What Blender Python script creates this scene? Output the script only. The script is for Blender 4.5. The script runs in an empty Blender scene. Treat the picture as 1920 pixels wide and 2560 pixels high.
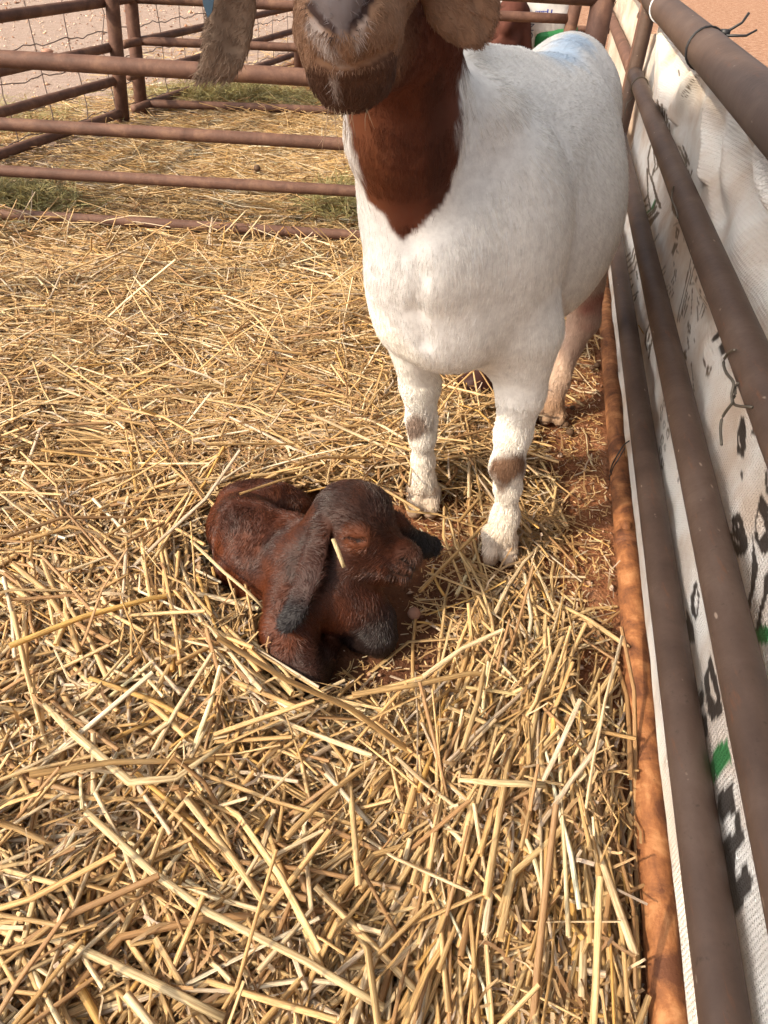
import bpy, math, numpy as np
from mathutils import Matrix, Vector
rng = np.random.default_rng(7)
scene = bpy.context.scene
col = scene.collection
# ------------------------------------------------------------------ camera
CF, CP, CR, CH = 1800.0, math.radians(40), math.radians(3.4), 1.0
FW = np.array([0, math.cos(CP), -math.sin(CP)])
_u = np.array([0, math.sin(CP), math.cos(CP)]); _r = np.array([1., 0, 0])
RT = _r*math.cos(CR)+_u*math.sin(CR); UP = _u*math.cos(CR)-_r*math.sin(CR)
CO = np.array([0, 0, CH])
cd = bpy.data.cameras.new('camera'); cam = bpy.data.objects.new('camera', cd); col.objects.link(cam)
cd.sensor_fit = 'HORIZONTAL'; cd.sensor_width = 36; cd.lens = CF/1920*36; cd.clip_start = 0.02; cd.clip_end = 400
m = np.eye(4); m[:3, 0] = RT; m[:3, 1] = UP; m[:3, 2] = -FW; m[:3, 3] = CO
cam.matrix_world = Matrix(m.tolist()); scene.camera = cam
# ------------------------------------------------------------------ light
SUN_EL = math.radians(38); SV = np.array([-.875, -.48]); SV /= np.linalg.norm(SV)
world = bpy.data.worlds.new('World'); scene.world = world; world.use_nodes = True
wn = world.node_tree.nodes; wl = world.node_tree.links
sky = wn.new('ShaderNodeTexSky'); sky.sky_type = 'NISHITA'; sky.sun_disc = False
sky.sun_elevation = SUN_EL; sky.sun_rotation = math.atan2(SV[0], SV[1]); sky.dust_density = 7.0; sky.air_density = .8; sky.ozone_density = .3
bg = wn['Background']; bg.inputs[1].default_value = 0.15; hz_ = wn.new('ShaderNodeHueSaturation'); hz_.inputs['Saturation'].default_value = .35; wl.new(sky.outputs[0], hz_.inputs['Color']); wl.new(hz_.outputs[0], bg.inputs[0])
sl = bpy.data.lights.new('sun', 'SUN'); sun = bpy.data.objects.new('sun', sl); col.objects.link(sun)
sl.energy = 3.1; sl.angle = math.radians(0.8); sl.color = (1.0, .83, .60)
sd = Vector((SV[0]*math.cos(SUN_EL), SV[1]*math.cos(SUN_EL), math.sin(SUN_EL)))
sun.rotation_euler = sd.to_track_quat('Z', 'Y').to_euler(); sun.location = (-3, -2, 4)
vs = scene.view_settings; vs.view_transform = 'Standard'; vs.look = 'None'; vs.exposure = 0.86; vs.gamma = 1; vs.use_curve_mapping = False
# ------------------------------------------------------------------ helpers
def nrm(v): v = np.asarray(v, float); return v/np.linalg.norm(v)
def ray(x, y): return FW*CF+RT*(x-960)-UP*(y-1280)
def at(x, y, Y): r = ray(x, y); return CO+r*(Y/r[1])          # photo pixel at distance Y
def atz(x, y, z=0.): r = ray(x, y); return CO+r*((z-CO[2])/r[2])  # photo pixel at height z
def px(P):
    v = np.asarray(P)-CO; d = v@FW
    return 960+CF*(v@RT)/d, 1280-CF*(v@UP)/d
def tag(o, label=None, cat=None, group=None, kind=None):
    if label: o['label'] = label
    if cat: o['category'] = cat
    if group: o['group'] = group
    if kind: o['kind'] = kind
    return o
def empty(name, loc, label, cat, group=None):
    o = bpy.data.objects.new(name, None); o.location = loc; col.objects.link(o); o.empty_display_size = .05
    bpy.context.view_layer.update()
    return tag(o, label, cat, group)
def mesh(name, V, F, mat=None, parent=None, smooth=True, colr=None, uv=None):
    me = bpy.data.meshes.new(name)
    V = np.asarray(V, np.float32)
    if isinstance(F, np.ndarray):
        n, k = F.shape
        me.vertices.add(len(V)); me.vertices.foreach_set('co', V.ravel())
        me.loops.add(n*k); me.loops.foreach_set('vertex_index', F.astype(np.int32).ravel())
        me.polygons.add(n); me.polygons.foreach_set('loop_start', np.arange(0, n*k, k, dtype=np.int32))
        me.update(calc_edges=True)
    else:
        me.from_pydata(V.tolist(), [], F)
    if smooth: me.polygons.foreach_set('use_smooth', np.ones(len(me.polygons), bool))
    if colr is not None:
        a = me.color_attributes.new('Col', 'FLOAT_COLOR', 'POINT')
        c = np.ones((len(V), 4), np.float32); c[:, :3] = colr; a.data.foreach_set('color', c.ravel())
    if uv is not None:
        u = me.uv_layers.new(name='UVMap'); vi = np.empty(len(me.loops), np.int32); me.loops.foreach_get('vertex_index', vi)
        u.data.foreach_set('uv', np.asarray(uv, np.float32)[vi].ravel())
    me.validate(verbose=False)
    o = bpy.data.objects.new(name, me); col.objects.link(o)
    if mat: me.materials.append(mat)
    if parent is not None:
        o.parent = parent; o.matrix_parent_inverse = parent.matrix_world.inverted()
    return o
def tube(pts, r, n=10, cap=True, flat=1.0):
    """returns V,F of a tube through pts; r scalar or list"""
    P = np.asarray(pts, float); K = len(P); r = np.full(K, r) if np.isscalar(r) else np.asarray(r)
    T = np.gradient(P, axis=0); T /= np.linalg.norm(T, axis=1)[:, None]
    a = np.array([0, 0, 1.]) if abs(T[0][2]) < .9 else np.array([1., 0, 0])
    S = np.cross(T, a); S /= np.linalg.norm(S, axis=1)[:, None]; W = np.cross(S, T)
    th = np.arange(n)*2*np.pi/n
    V = P[:, None]+r[:, None, None]*(np.cos(th)[None, :, None]*S[:, None]+flat*np.sin(th)[None, :, None]*W[:, None])
    V = V.reshape(-1, 3); F = []
    for i in range(K-1):
        for j in range(n):
            F.append((i*n+j, i*n+(j+1) % n, (i+1)*n+(j+1) % n, (i+1)*n+j))
    if cap: F.append(tuple(range(n))[::-1]); F.append(tuple((K-1)*n+j for j in range(n)))
    return V, F
def joinvf(L):
    V = []; F = []; o = 0
    for v, f in L:
        V.append(v); F += [tuple(i+o for i in q) for q in f]; o += len(v)
    return np.concatenate(V), F
def box(c, s, ax=None):
    c = np.asarray(c, float); ax = np.eye(3) if ax is None else ax
    V = np.array([[x, y, z] for x in (-1, 1) for y in (-1, 1) for z in (-1, 1)])*np.asarray(s)/2
    return c+V@ax, [(0, 1, 3, 2), (4, 6, 7, 5), (0, 4, 5, 1), (2, 3, 7, 6), (0, 2, 6, 4), (1, 5, 7, 3)]
# ------------------------------------------------------------------ materials
class M:
    def __init__(s, name, rough=.8, spec=.3, metal=0.):
        s.m = bpy.data.materials.new(name); s.m.use_nodes = True; s.t = s.m.node_tree; s.b = s.t.nodes['Principled BSDF']
        s.b.inputs['Roughness'].default_value = rough; s.b.inputs['Specular IOR Level'].default_value = spec; s.b.inputs['Metallic'].default_value = metal
        s.tc = None
    def n(s, typ, ins={}, **kw):
        n = s.t.nodes.new('ShaderNode'+typ)
        for k, v in kw.items(): setattr(n, k, v)
        for k, v in ins.items():
            if hasattr(v, 'is_output'): s.t.links.new(v, n.inputs[k])
            else: n.inputs[k].default_value = v
        return n
    def pos(s): return s.n('NewGeometry').outputs['Position']
    def uv(s): return s.n('UVMap', uv_map='UVMap').outputs[0]
    def attr(s, a='Col'): return s.n('Attribute', attribute_name=a).outputs['Color']
    def map(s, vec, sc): return s.n('Mapping', {'Vector': vec, 'Scale': sc}).outputs[0]
    def noise(s, vec, scale, detail=4, rough=.6, dist=0): return s.n('TexNoise', {'Vector': vec, 'Scale': scale, 'Detail': detail, 'Roughness': rough, 'Distortion': dist}).outputs[0]
    def ramp(s, f, stops):
        r = s.n('ValToRGB', {0: f}); e = r.color_ramp.elements
        while len(e) < len(stops): e.new(.5)
        for i, (p, c) in enumerate(stops):
            e[i].position = p; e[i].color = (*c, 1) if len(c) == 3 else c
        return r.outputs[0]
    def mix(s, f, a, b, mode='MIX'):
        n = s.n('Mix', data_type='RGBA', blend_type=mode)
        for i, v in ((0, f), (6, a), (7, b)):
            if hasattr(v, 'is_output'): s.t.links.new(v, n.inputs[i])
            else: n.inputs[i].default_value = v if i == 0 else (*v, 1)
        return n.outputs[2]
    def math(s, op, a, b=0.):
        n = s.n('Math', operation=op)
        for i, v in ((0, a), (1, b)):
            if hasattr(v, 'is_output'): s.t.links.new(v, n.inputs[i])
            else: n.inputs[i].default_value = v
        return n.outputs[0]
    def color(s, c):
        if hasattr(c, 'is_output'): s.t.links.new(c, s.b.inputs['Base Color'])
        else: s.b.inputs['Base Color'].default_value = (*c, 1)
        return s
    def bump(s, h, dist, strength=1.):
        b = s.n('Bump', {'Height': h, 'Distance': dist, 'Strength': strength}); s.t.links.new(b.outputs[0], s.b.inputs['Normal']); return s
def g3(v): return (v, v, v)
def mat_soil():
    k = M('soil', .95, .15); p = k.pos()
    big = k.noise(p, 1.3, 3); med = k.noise(p, 14, 5, .65); fine = k.noise(p, 160, 4, .7)
    c = k.ramp(med, [(.3, (.16, .062, .030)), (.5, (.30, .125, .058)), (.7, (.40, .20, .11))])
    # pale dust lane left of the pens, lightened in colour in place of haze
    sx = k.n('SeparateXYZ', {0: p}); f = k.math('ADD', k.math('MULTIPLY', sx.outputs[0], -.55), k.math('MULTIPLY', big, .9))
    pale = k.ramp(med, [(.3, (.33, .245, .195)), (.7, (.46, .36, .30))])
    c = k.mix(k.ramp(f, [(.95, g3(0)), (1.25, g3(1))]), c, pale)
    rt = k.ramp(k.math('ADD', sx.outputs[0], 0), [(.62, g3(0)), (.8, g3(1))])
    md2 = k.noise(p, 55, 4, .7); c = k.mix(rt, c, k.ramp(k.math('ADD', k.math('MULTIPLY', med, .5), k.math('MULTIPLY', md2, .5)), [(.38, (.24, .115, .065)), (.5, (.40, .22, .135)), (.62, (.58, .38, .26))]))
    # damp trampled earth where the kid was born
    dv = k.n('VectorMath', {0: p, 1: (.06, .84, 0.)}, operation='DISTANCE').outputs['Value']
    c = k.mix(k.ramp(k.math('ADD', dv, k.math('MULTIPLY', med, .15)), [(.22, g3(.75)), (.36, g3(0))]), c, (.075, .032, .018))
    c = k.mix(k.ramp(fine, [(.3, g3(.7)), (.6, g3(0))]), c, (.10, .045, .025))
    k.color(c); h = k.math('ADD', k.math('ADD', k.math('MULTIPLY', med, .8), k.math('MULTIPLY', md2, .6)), k.math('MULTIPLY', fine, .35))
    return k.bump(h, .016).m
def mat_rust(name, lo, mid, hi, sc=9, rough=.7, bump=.0006, stops=(.35, .52, .66), spec=.35, flecks=False):
    k = M(name, rough, spec); p = k.pos()
    a = k.noise(p, sc, 6, .62, .6); b = k.noise(p, sc*11, 5, .7); c = k.noise(k.map(p, (3, .6, 3)), sc*2, 3)
    f = k.math('ADD', k.math('MULTIPLY', a, .7), k.math('ADD', k.math('MULTIPLY', b, .15), k.math('MULTIPLY', c, .15)))
    cc = k.ramp(f, [(stops[0], lo), (stops[1], mid), (stops[2], hi)])
    cc = k.mix(k.ramp(b, [(.60, g3(0)), (.72, g3(.6))]), cc, tuple(x*.4 for x in lo))
    if flecks:
        v = k.n('TexVoronoi', {'Vector': k.map(p, (1, .35, 1)), 'Scale': 55.}).outputs['Distance']; n3 = k.noise(p, 40, 2)
        cc = k.mix(k.math('MULTIPLY', k.ramp(v, [(.07, g3(.8)), (.13, g3(0))]), k.ramp(n3, [(.52, g3(0)), (.6, g3(1))])), cc, (.34, .26, .20))
        cc = k.mix(k.ramp(k.noise(k.map(p, (6, 1, 6)), 12, 4, .7), [(.60, g3(0)), (.72, g3(.5))]), cc, (.16, .065, .03))
    k.color(cc)
    return k.bump(k.math('ADD', b, a), bump).m
def mat_straw():
    k = M('straw', .5, .35); u = k.uv(); c = k.attr()
    st = k.noise(k.map(u, (12, .30, 1)), 7, 4, .7); st2 = k.noise(k.map(u, (34, .8, 1)), 7, 3, .7); bl = k.noise(k.map(u, (6, .5, 1)), 2, 3)
    c2 = k.mix(k.ramp(st, [(.40, g3(.65)), (.54, g3(0))]), c, (.22, .12, .05))
    c2 = k.mix(k.ramp(st2, [(.34, g3(.35)), (.5, g3(0))]), c2, (.28, .16, .07))
    c2 = k.mix(k.ramp(bl, [(.55, g3(0)), (.75, g3(.4))]), c2, (.62, .49, .31)); c2 = k.mix(k.ramp(bl, [(.3, g3(.5)), (.42, g3(0))]), c2, (.30, .17, .07))
    k.color(c2); k.bump(k.math('ADD', st, st2), .0008, .8)
    tr = k.n('BsdfTranslucent'); k.t.links.new(k.mix(.5, c2, (.80, .46, .16)), tr.inputs[0]); mx = k.n('MixShader', {0: .22, 1: k.b.outputs[0], 2: tr.outputs[0]})
    k.t.links.new(mx.outputs[0], k.t.nodes['Material Output'].inputs[0])
    return k.m
def mat_attr(name, rough=.8, spec=.2, sheen=0., nz=0.):
    k = M(name, rough, spec); c = k.attr()
    if nz:
        n = k.noise(k.pos(), 60, 4, .7); c = k.mix(k.ramp(n, [(.3, g3(nz)), (.65, g3(0))]), c, (.1, .05, .03))
    k.color(c)
    if sheen: k.b.inputs['Sheen Weight'].default_value = sheen
    return k.m
def mat_plain(name, c, rough=.6, spec=.4, metal=0., var=.25, sc=40, bump=0.):
    k = M(name, rough, spec, metal); n = k.noise(k.pos(), sc, 5, .65)
    k.color(k.mix(k.ramp(n, [(.3, g3(var)), (.7, g3(0))]), c, tuple(x*.35 for x in c)))
    if bump: k.bump(n, bump)
    return k.m
def mat_sheet():
    k = M('woven_sack_cloth', .6, .25); u = k.uv(); p = k.pos(); c = k.attr()
    w1 = k.n('TexWave', {'Vector': u, 'Scale': 48., 'Distortion': 2.5, 'Detail': 2., 'Detail Scale': 6.}, bands_direction='X').outputs[1]
    w2 = k.n('TexWave', {'Vector': u, 'Scale': 62., 'Distortion': 3., 'Detail': 2., 'Detail Scale': 6.}, bands_direction='Y').outputs[1]
    w = k.math('MULTIPLY', w1, w2); n = k.noise(p, 7, 5, .6); n2 = k.noise(p, 120, 3, .7)
    cc = k.mix(k.ramp(n, [(.42, g3(0)), (.68, g3(.75))]), c, (.66, .50, .38), 'MULTIPLY')
    cc = k.mix(k.ramp(n2, [(.66, g3(0)), (.74, g3(.5))]), cc, (.3, .2, .13), 'MULTIPLY')
    k.color(cc); h = k.math('ADD', w, k.math('MULTIPLY', k.noise(p, 30, 4), 2.0))
    k.bump(h, .0022, .9)
    tr = k.n('BsdfTranslucent', {'Color': (.75, .6, .45, 1)}); mx = k.n('MixShader', {0: .18, 1: k.b.outputs[0], 2: tr.outputs[0]})
    k.t.links.new(mx.outputs[0], k.t.nodes['Material Output'].inputs[0])
    return k.m
SOIL = mat_soil(); STRAW = mat_straw()
RUST_ORANGE = mat_rust('rusty_orange_pipe', (.10, .036, .016), (.255, .100, .036), (.40, .19, .080), 17, .75, .0009, (.40, .52, .62))
RUST_BROWN = mat_rust('brown_pipe', (.060, .036, .026), (.088, .055, .040), (.12, .080, .060), 8, .56, .0005, flecks=True)  # darker, browner pipe colour for the upper rails and posts
RUST_RED = mat_rust('red_rust_pipe', (.068, .031, .020), (.115, .056, .037), (.185, .098, .060), 12, .7, .0008)
WIRE = mat_plain('dull_wire', (.12, .10, .075), .5, .5, .4); BLACK = mat_plain('black_plastic', (.02, .02, .022), .5, .4, 0, .2)
WHITEP = mat_plain('white_plastic', (.7, .7, .7), .5, .4, 0, .1); GALV = mat_plain('galvanised_wire', (.20, .15, .13), .6, .4, .2)
SHEET = mat_sheet()
# ------------------------------------------------------------------ signed-distance sculpting
class Field:
    def __init__(s, xs, ys, zs):
        s.a = [np.asarray(q, np.float32) for q in (xs, ys, zs)]; s.D = np.full([len(q) for q in s.a], .12, np.float32)
    def sl(s, lo, hi):
        return tuple(slice(max(0, np.searchsorted(q, l)-1), min(len(q), np.searchsorted(q, h)+1)) for q, l, h in zip(s.a, lo, hi))
    def apply(s, f, lo, hi, k, cut=False, pad=.06):
        i = s.sl(np.asarray(lo)-pad, np.asarray(hi)+pad)
        if any(q.stop <= q.start for q in i): return
        X, Y, Z = np.meshgrid(*[q[j] for q, j in zip(s.a, i)], indexing='ij', sparse=True)
        d = f(X, Y, Z).astype(np.float32); D = s.D[i]
        if cut:
            d = -d; h = np.clip(.5-.5*(D-d)/k, 0, 1)*1.; s.D[i] = D*(1-h)+d*h+k*h*(1-h)
        else:
            h = np.clip(.5+.5*(D-d)/k, 0, 1); s.D[i] = D*(1-h)+d*h-k*h*(1-h)
    def cone(s, a, b, ra, rb, k=.03, flat=None, cut=False):
        a = np.asarray(a, float); b = np.asarray(b, float); ba = b-a; l2 = max(ba@ba, 1e-9)
        def f(X, Y, Z):
            x, y, z = X-a[0], Y-a[1], Z-a[2]; h = np.clip((x*ba[0]+y*ba[1]+z*ba[2])/l2, 0, 1)
            x = x-ba[0]*h; y = y-ba[1]*h; z = z-ba[2]*h; q = x*x+y*y+z*z
            if flat is not None:
                n, fs = flat; t = x*n[0]+y*n[1]+z*n[2]; q = q+(fs*fs-1)*t*t; 
                dd = np.sqrt(q)-(ra+(rb-ra)*h); return dd*np.sqrt(np.maximum(q-(fs*fs-1)*t*t, 1e-12)/np.maximum(q, 1e-12))
            return np.sqrt(q)-(ra+(rb-ra)*h)
        r = max(ra, rb); s.apply(f, np.minimum(a, b)-r, np.maximum(a, b)+r, k, cut)
    def chain(s, pts, rs, k=.03, flat=None):
        for i in range(len(pts)-1): s.cone(pts[i], pts[i+1], rs[i], rs[i+1], k if i == 0 else min(k, .02), flat)
    def ell(s, c, r, u=(0, 1, 0), k=.04, cut=False, up=(0, 0, 1)):
        """radii (side, along u, up)"""
        c = np.asarray(c, float); u = nrm(u); sd_ = nrm(np.cross(u, up)); w = np.cross(sd_, u)
        def f(X, Y, Z):
            x, y, z = X-c[0], Y-c[1], Z-c[2]
            a = (x*sd_[0]+y*sd_[1]+z*sd_[2]); b = (x*u[0]+y*u[1]+z*u[2]); d = (x*w[0]+y*w[1]+z*w[2])
            k0 = np.sqrt((a/r[0])**2+(b/r[1])**2+(d/r[2])**2); k1 = np.sqrt((a/r[0]**2)**2+(b/r[1]**2)**2+(d/r[2]**2)**2)
            return k0*(k0-1)/np.maximum(k1, 1e-6)
        e = np.sqrt((sd_*r[0])**2+(u*r[1])**2+(w*r[2])**2); s.apply(f, c-e, c+e, k, cut)
    def sample(s, P):
        i = [np.clip(np.searchsorted(q, P[..., j]), 0, len(q)-1) for j, q in enumerate(s.a)]
        d = s.D[i[0], i[1], i[2]]; ok = np.ones(d.shape, bool)
        for j, q in enumerate(s.a): ok &= (P[..., j] > q[0]) & (P[..., j] < q[-1])
        return np.where(ok, d, .2)
    def nets(s):
        D = s.D; I = D < 0; c = np.zeros(tuple(n-1 for n in D.shape), np.int8)
        sh = [(i, j, k) for i in (0, 1) for j in (0, 1) for k in (0, 1)]; n = D.shape
        for i, j, k in sh: c += I[i:n[0]-1+i, j:n[1]-1+j, k:n[2]-1+k]
        cells = np.argwhere((c > 0) & (c < 8)); idx = np.full(c.shape, -1, np.int32); idx[tuple(cells.T)] = np.arange(len(cells))
        v = {q: D[cells[:, 0]+q[0], cells[:, 1]+q[1], cells[:, 2]+q[2]] for q in sh}
        acc = np.zeros((len(cells), 3)); cnt = np.zeros(len(cells))
        for q in sh:
            for ax in range(3):
                if q[ax]: continue
                r = list(q); r[ax] = 1; r = tuple(r); a, b = v[q], v[r]; m_ = (a < 0) != (b < 0); t = np.where(m_, a/np.where(m_, a-b, 1), 0)
                p = np.tile(np.array(q, float), (len(cells), 1)); p[:, ax] += t; acc += p*m_[:, None]; cnt += m_
        p = acc/cnt[:, None]; V = np.empty_like(p)
        for ax in range(3):
            q = s.a[ax].astype(float); i = cells[:, ax]; V[:, ax] = q[i]+(q[i+1]-q[i])*p[:, ax]
        F = []
        for ax in range(3):
            A = I[tuple(slice(0, -1) if k == ax else slice(1, -1) for k in range(3))]; B = I[tuple(slice(1, None) if k == ax else slice(1, -1) for k in range(3))]
            e = np.argwhere(A != B)
            if not len(e): continue
            ins = A[tuple(e.T)]; o1, o2 = (ax+1) % 3, (ax+2) % 3; base = e.copy(); base[:, o1] += 1; base[:, o2] += 1
            def cell(d1, d2):
                b_ = base.copy(); b_[:, o1] -= d1; b_[:, o2] -= d2; return idx[tuple(b_.T)]
            q = np.stack([cell(1, 1), cell(0, 1), cell(0, 0), cell(1, 0)], 1); q[~ins] = q[~ins][:, ::-1]; F.append(q)
        F = np.concatenate(F); F = F[(F >= 0).all(1)]
        return V, F
def surf(F, x, y, off=0.):
    """first point of the sculpt met by the sight line of a photo pixel, moved off metres towards the viewer"""
    d = nrm(ray(x, y)); t = np.arange(.45, 2.6, .0015); P = CO+d*t[:, None]; D = F.sample(P); i = int(np.argmax(D < 0)) if (D < 0).any() else int(np.argmin(D))
    return CO+d*(t[i]-off)
def vnormals(V, F):
    a = np.cross(V[F[:, 2]]-V[F[:, 0]], V[F[:, 3]]-V[F[:, 1]]); N = np.zeros_like(V)
    for k in range(4): np.add.at(N, F[:, k], a)
    return N/np.maximum(np.linalg.norm(N, axis=1), 1e-12)[:, None]
def relax(V, F, it=2, w=.5):
    for _ in range(it):
        A = np.zeros_like(V); C = np.zeros(len(V))
        for k in range(4):
            np.add.at(A, F[:, k], V[F[:, (k+1) % 4]]+V[F[:, (k+3) % 4]]); np.add.at(C, F[:, k], 2)
        V = V*(1-w)+w*A/np.maximum(C, 1)[:, None]
    return V
def coat(name, V, F, N, parent, colfn, combfn, lenfn, count, rad, mat, lift=.25, jit=.25, seed=1, weight=None, K=4):
    """short hair as real curve strands rooted on the skin"""
    r = np.random.default_rng(seed)
    A = .5*np.linalg.norm(np.cross(V[F[:, 2]]-V[F[:, 0]], V[F[:, 3]]-V[F[:, 1]]), axis=1)
    C = V[F].mean(1)
    if weight is not None: A = A*weight(C)
    f = r.choice(len(F), count, p=A/A.sum()); a, b = r.random(count)[:, None], r.random(count)[:, None]
    q = F[f]; P = (V[q[:, 0]]*(1-a)+V[q[:, 1]]*a)*(1-b)+(V[q[:, 3]]*(1-a)+V[q[:, 2]]*a)*b
    n = (N[q[:, 0]]*(1-a)+N[q[:, 1]]*a)*(1-b)+(N[q[:, 3]]*(1-a)+N[q[:, 2]]*a)*b
    g = combfn(P)+r.normal(0, jit, P.shape); g = g-n*(g*n).sum(1)[:, None]; g /= np.maximum(np.linalg.norm(g, axis=1), 1e-6)[:, None]
    L = lenfn(P)*r.uniform(.6, 1.25, count); lf = lift*r.uniform(.5, 1.6, count)
    t = np.linspace(0, 1, K); pts = np.empty((count, K, 3))
    for i, x in enumerate(t): pts[:, i] = P-n*.001+g*(L*x)[:, None]+n*(L*lf*(x-.35*x*x))[:, None]
    hc = bpy.data.hair_curves.new(name); hc.add_curves([K]*count)
    hc.attributes['position'].data.foreach_set('vector', pts.astype(np.float32).ravel())
    ra = hc.attributes.get('radius') or hc.attributes.new('radius', 'FLOAT', 'POINT')
    rr = (rad*r.uniform(.7, 1.3, count))[:, None]*np.array([1, .9, .6, .15])[None] if K == 4 else None
    ra.data.foreach_set('value', rr.astype(np.float32).ravel())
    c4 = np.ones((count, 4), np.float32); c4[:, :3] = np.clip(colfn(P)*r.normal(1, .115, (count, 1)), .004, .93)
    ca = hc.attributes.new('Col', 'FLOAT_COLOR', 'CURVE'); ca.data.foreach_set('color', c4.ravel())
    hc.materials.append(mat); o = bpy.data.objects.new(name, hc); col.objects.link(o)
    o.parent = parent; o.matrix_parent_inverse = parent.matrix_world.inverted()
    return o
def fbm(P, sc, seed=0, oct=3):
    r = np.random.default_rng(seed); out = 0; amp = 1; tot = 0
    for o_ in range(oct):
        for _ in range(4):
            d = r.normal(size=P.shape[-1]); d *= sc*2**o_/np.linalg.norm(d)*r.uniform(.6, 1.4); out = out+amp*np.sin(P@d+r.uniform(0, 6.28)); tot += amp
        amp *= .55
    return out/tot*1.6
# ------------------------------------------------------------------ ground
def ground_h(x, y):
    P = np.stack([x, y], -1)
    near = np.exp(-((x-.05)**2+(y-1.1)**2)/.5)
    return .012*fbm(P, 6, 3)*(1-near)+.003*fbm(P, 40, 4)
def pile(x, y):
    cut = 1-.80*np.exp(-((y-2.76)/.42)**2)*(x < .6)
    """thickness of the bedding"""
    t = .060+.045*fbm(np.stack([x, y], -1), 5.0, 9)+.012*fbm(np.stack([x, y], -1), 17, 10)
    t = np.clip(t, .015, .13)
    def blob(cx, cy, rx, ry, p=2): return np.exp(-(((x-cx)/rx)**2+((y-cy)/ry)**2)**p)
    t = t*(1-.92*blob(.04, .80, .15, .13))*(1-.8*blob(.13, 1.05, .2, .18))*(1-.85*blob(-.12, 1.0, .24, .2))
    fl = .318/math.cos(math.radians(9.1))+np.tan(math.radians(9.1))*y
    t = t*(1-.93*np.clip((x-(fl-.24))/.1, 0, 1)*np.clip((y-.75)/.2, 0, 1))
    t = t*(1-.75*np.clip((x-(fl-.08))/.06, 0, 1))
    return t*cut*np.clip(1.0-.3*(y-2.4), .35, 1)
gx = np.concatenate([-np.geomspace(1.8, 40, 30)[::-1]-.3, np.linspace(-2, 2, 260), np.geomspace(1.8, 40, 30)+.3])
gy = np.concatenate([-np.geomspace(.6, 40, 20)[::-1], np.linspace(-.5, 5.5, 330), np.geomspace(5.6, 60, 40)])
X, Y = np.meshgrid(gx, gy, indexing='ij'); Zg = ground_h(X, Y)-.004
V = np.stack([X, Y, Zg], -1).reshape(-1, 3); nx, ny = X.shape; i = np.arange((nx-1)*(ny-1)); a = (i//(ny-1))*ny+i % (ny-1)
tag(mesh('ground', V, np.stack([a, a+ny, a+ny+1, a+1], 1), SOIL), kind='structure')
# ------------------------------------------------------------------ fences
AZ = math.radians(9.1); FU = np.array([math.sin(AZ), math.cos(AZ), 0]); FN = np.array([math.cos(AZ), -math.sin(AZ), 0]); FL = .318
def fp(s, h, o=0.): return FN*(FL+o)+FU*s+np.array([0, 0, h])
def rail_vf(a, b, r, n=16, seed=0):
    K = max(6, int(np.linalg.norm(b-a)/.12)); t = np.linspace(0, 1, K)[:, None]; P = a+(b-a)*t
    P[:, 2] += .0008*np.sin(t[:, 0]*7+seed)
    return tube(P, r, n)
def panel(label, cat, group, base, d, length, hs, rs, posts, mats, postr=.027, lean=(0, 0), posth=None, pmat=None):
    """posts: list of distances along; rails go 0..length along unit d"""
    root = empty('fence_panel', tuple(base), label, cat, group); out = []
    for i, (h, r) in enumerate(zip(hs, rs)):
        a = base+np.array([0, 0, h]); b = a+d*length
        v, f = rail_vf(a, b, r, 16, i*2.1); out.append(mesh('rail', v, f, mats[i] if isinstance(mats, list) else mats, root))
    for s in posts:
        p = base+d*s; H = posth or hs[-1]+.03
        v, f = tube([p+np.array([lean[0]*z/H, lean[1]*z/H, z]) for z in (-.02, .3, .6, H)], postr, 16); mesh('post', v, f, pmat or (mats[-1] if isinstance(mats, list) else mats), root)
    return root, out
HS = [.028, .19, .372, .578, .805]; RS = [.0235, .0245, .0245, .0255, .037]
rootR, railsR = panel('brown pipe panel hung with white sacking, running beside the big goat', 'fence panel', None, fp(-.9, 0), FU, 4.02, HS, RS, [0.02],
      [RUST_ORANGE]+[RUST_BROWN]*4, postr=.024)
railsR[0]['label'] = 'orange rusted bottom rail lying on the soil'; railsR[4]['label'] = 'thick top rail'
v, f = tube([fp(3.14, z) for z in (-.02, .4, .8, 1.05)], .025, 16); mesh('post', v, f, RUST_BROWN, rootR)
# collar and bolt on the bottom rail
mesh('sleeve', *tube([fp(1.155, .028), fp(1.175, .028), fp(1.19, .028)], .0255, 16), RUST_ORANGE, rootR)
v, f = joinvf([tube([fp(1.185, .045, -.004), fp(1.2, .052, -.006), fp(1.212, .047, -.004)], [.008, .0115, .006], 10),
])
mesh('sleeve', *tube([fp(2.31, .028), fp(2.32, .028), fp(2.335, .028)], .0262, 16), RUST_ORANGE, rootR)
mesh('bolt_head', v, f, RUST_ORANGE, rootR)
# continuing panel beyond
panel('rust red pipe panel continuing past the end of the brown one', 'fence panel', None, fp(3.22, 0), FU, 2.7, HS, RS, [0, 2.7], RUST_RED, postr=.024, posth=1.05)
X2 = np.array([1., .002, 0])
LX = np.array([-2.25, 2.732, 0.]); 
panel('rust red pipe panel crossing behind the big goat and nearest on the left', 'fence panel', None, LX, nrm(X2), 2.86, [.052, .208, .362, .558, .825], [.0185, .0195, .0210, .0265, .032], [.0, 2.83], RUST_RED, postr=.036)
C1 = np.array([-1.60, 4.47, 0.]); SA = nrm(np.array([.285, 1.038, 0]))
panel('left side pipe panel ending at the double corner post', 'fence panel', None, C1-SA*3.0, SA, 3.0, [.05, .208, .362, .558, .80], [.022, .022, .022, .024, .03], [0, 3.0], RUST_RED, postr=.036, lean=(.07, 0))
SB = nrm(np.array([1.2, .122, 0])); B0 = np.array([-1.575, 4.74, 0.])
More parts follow.
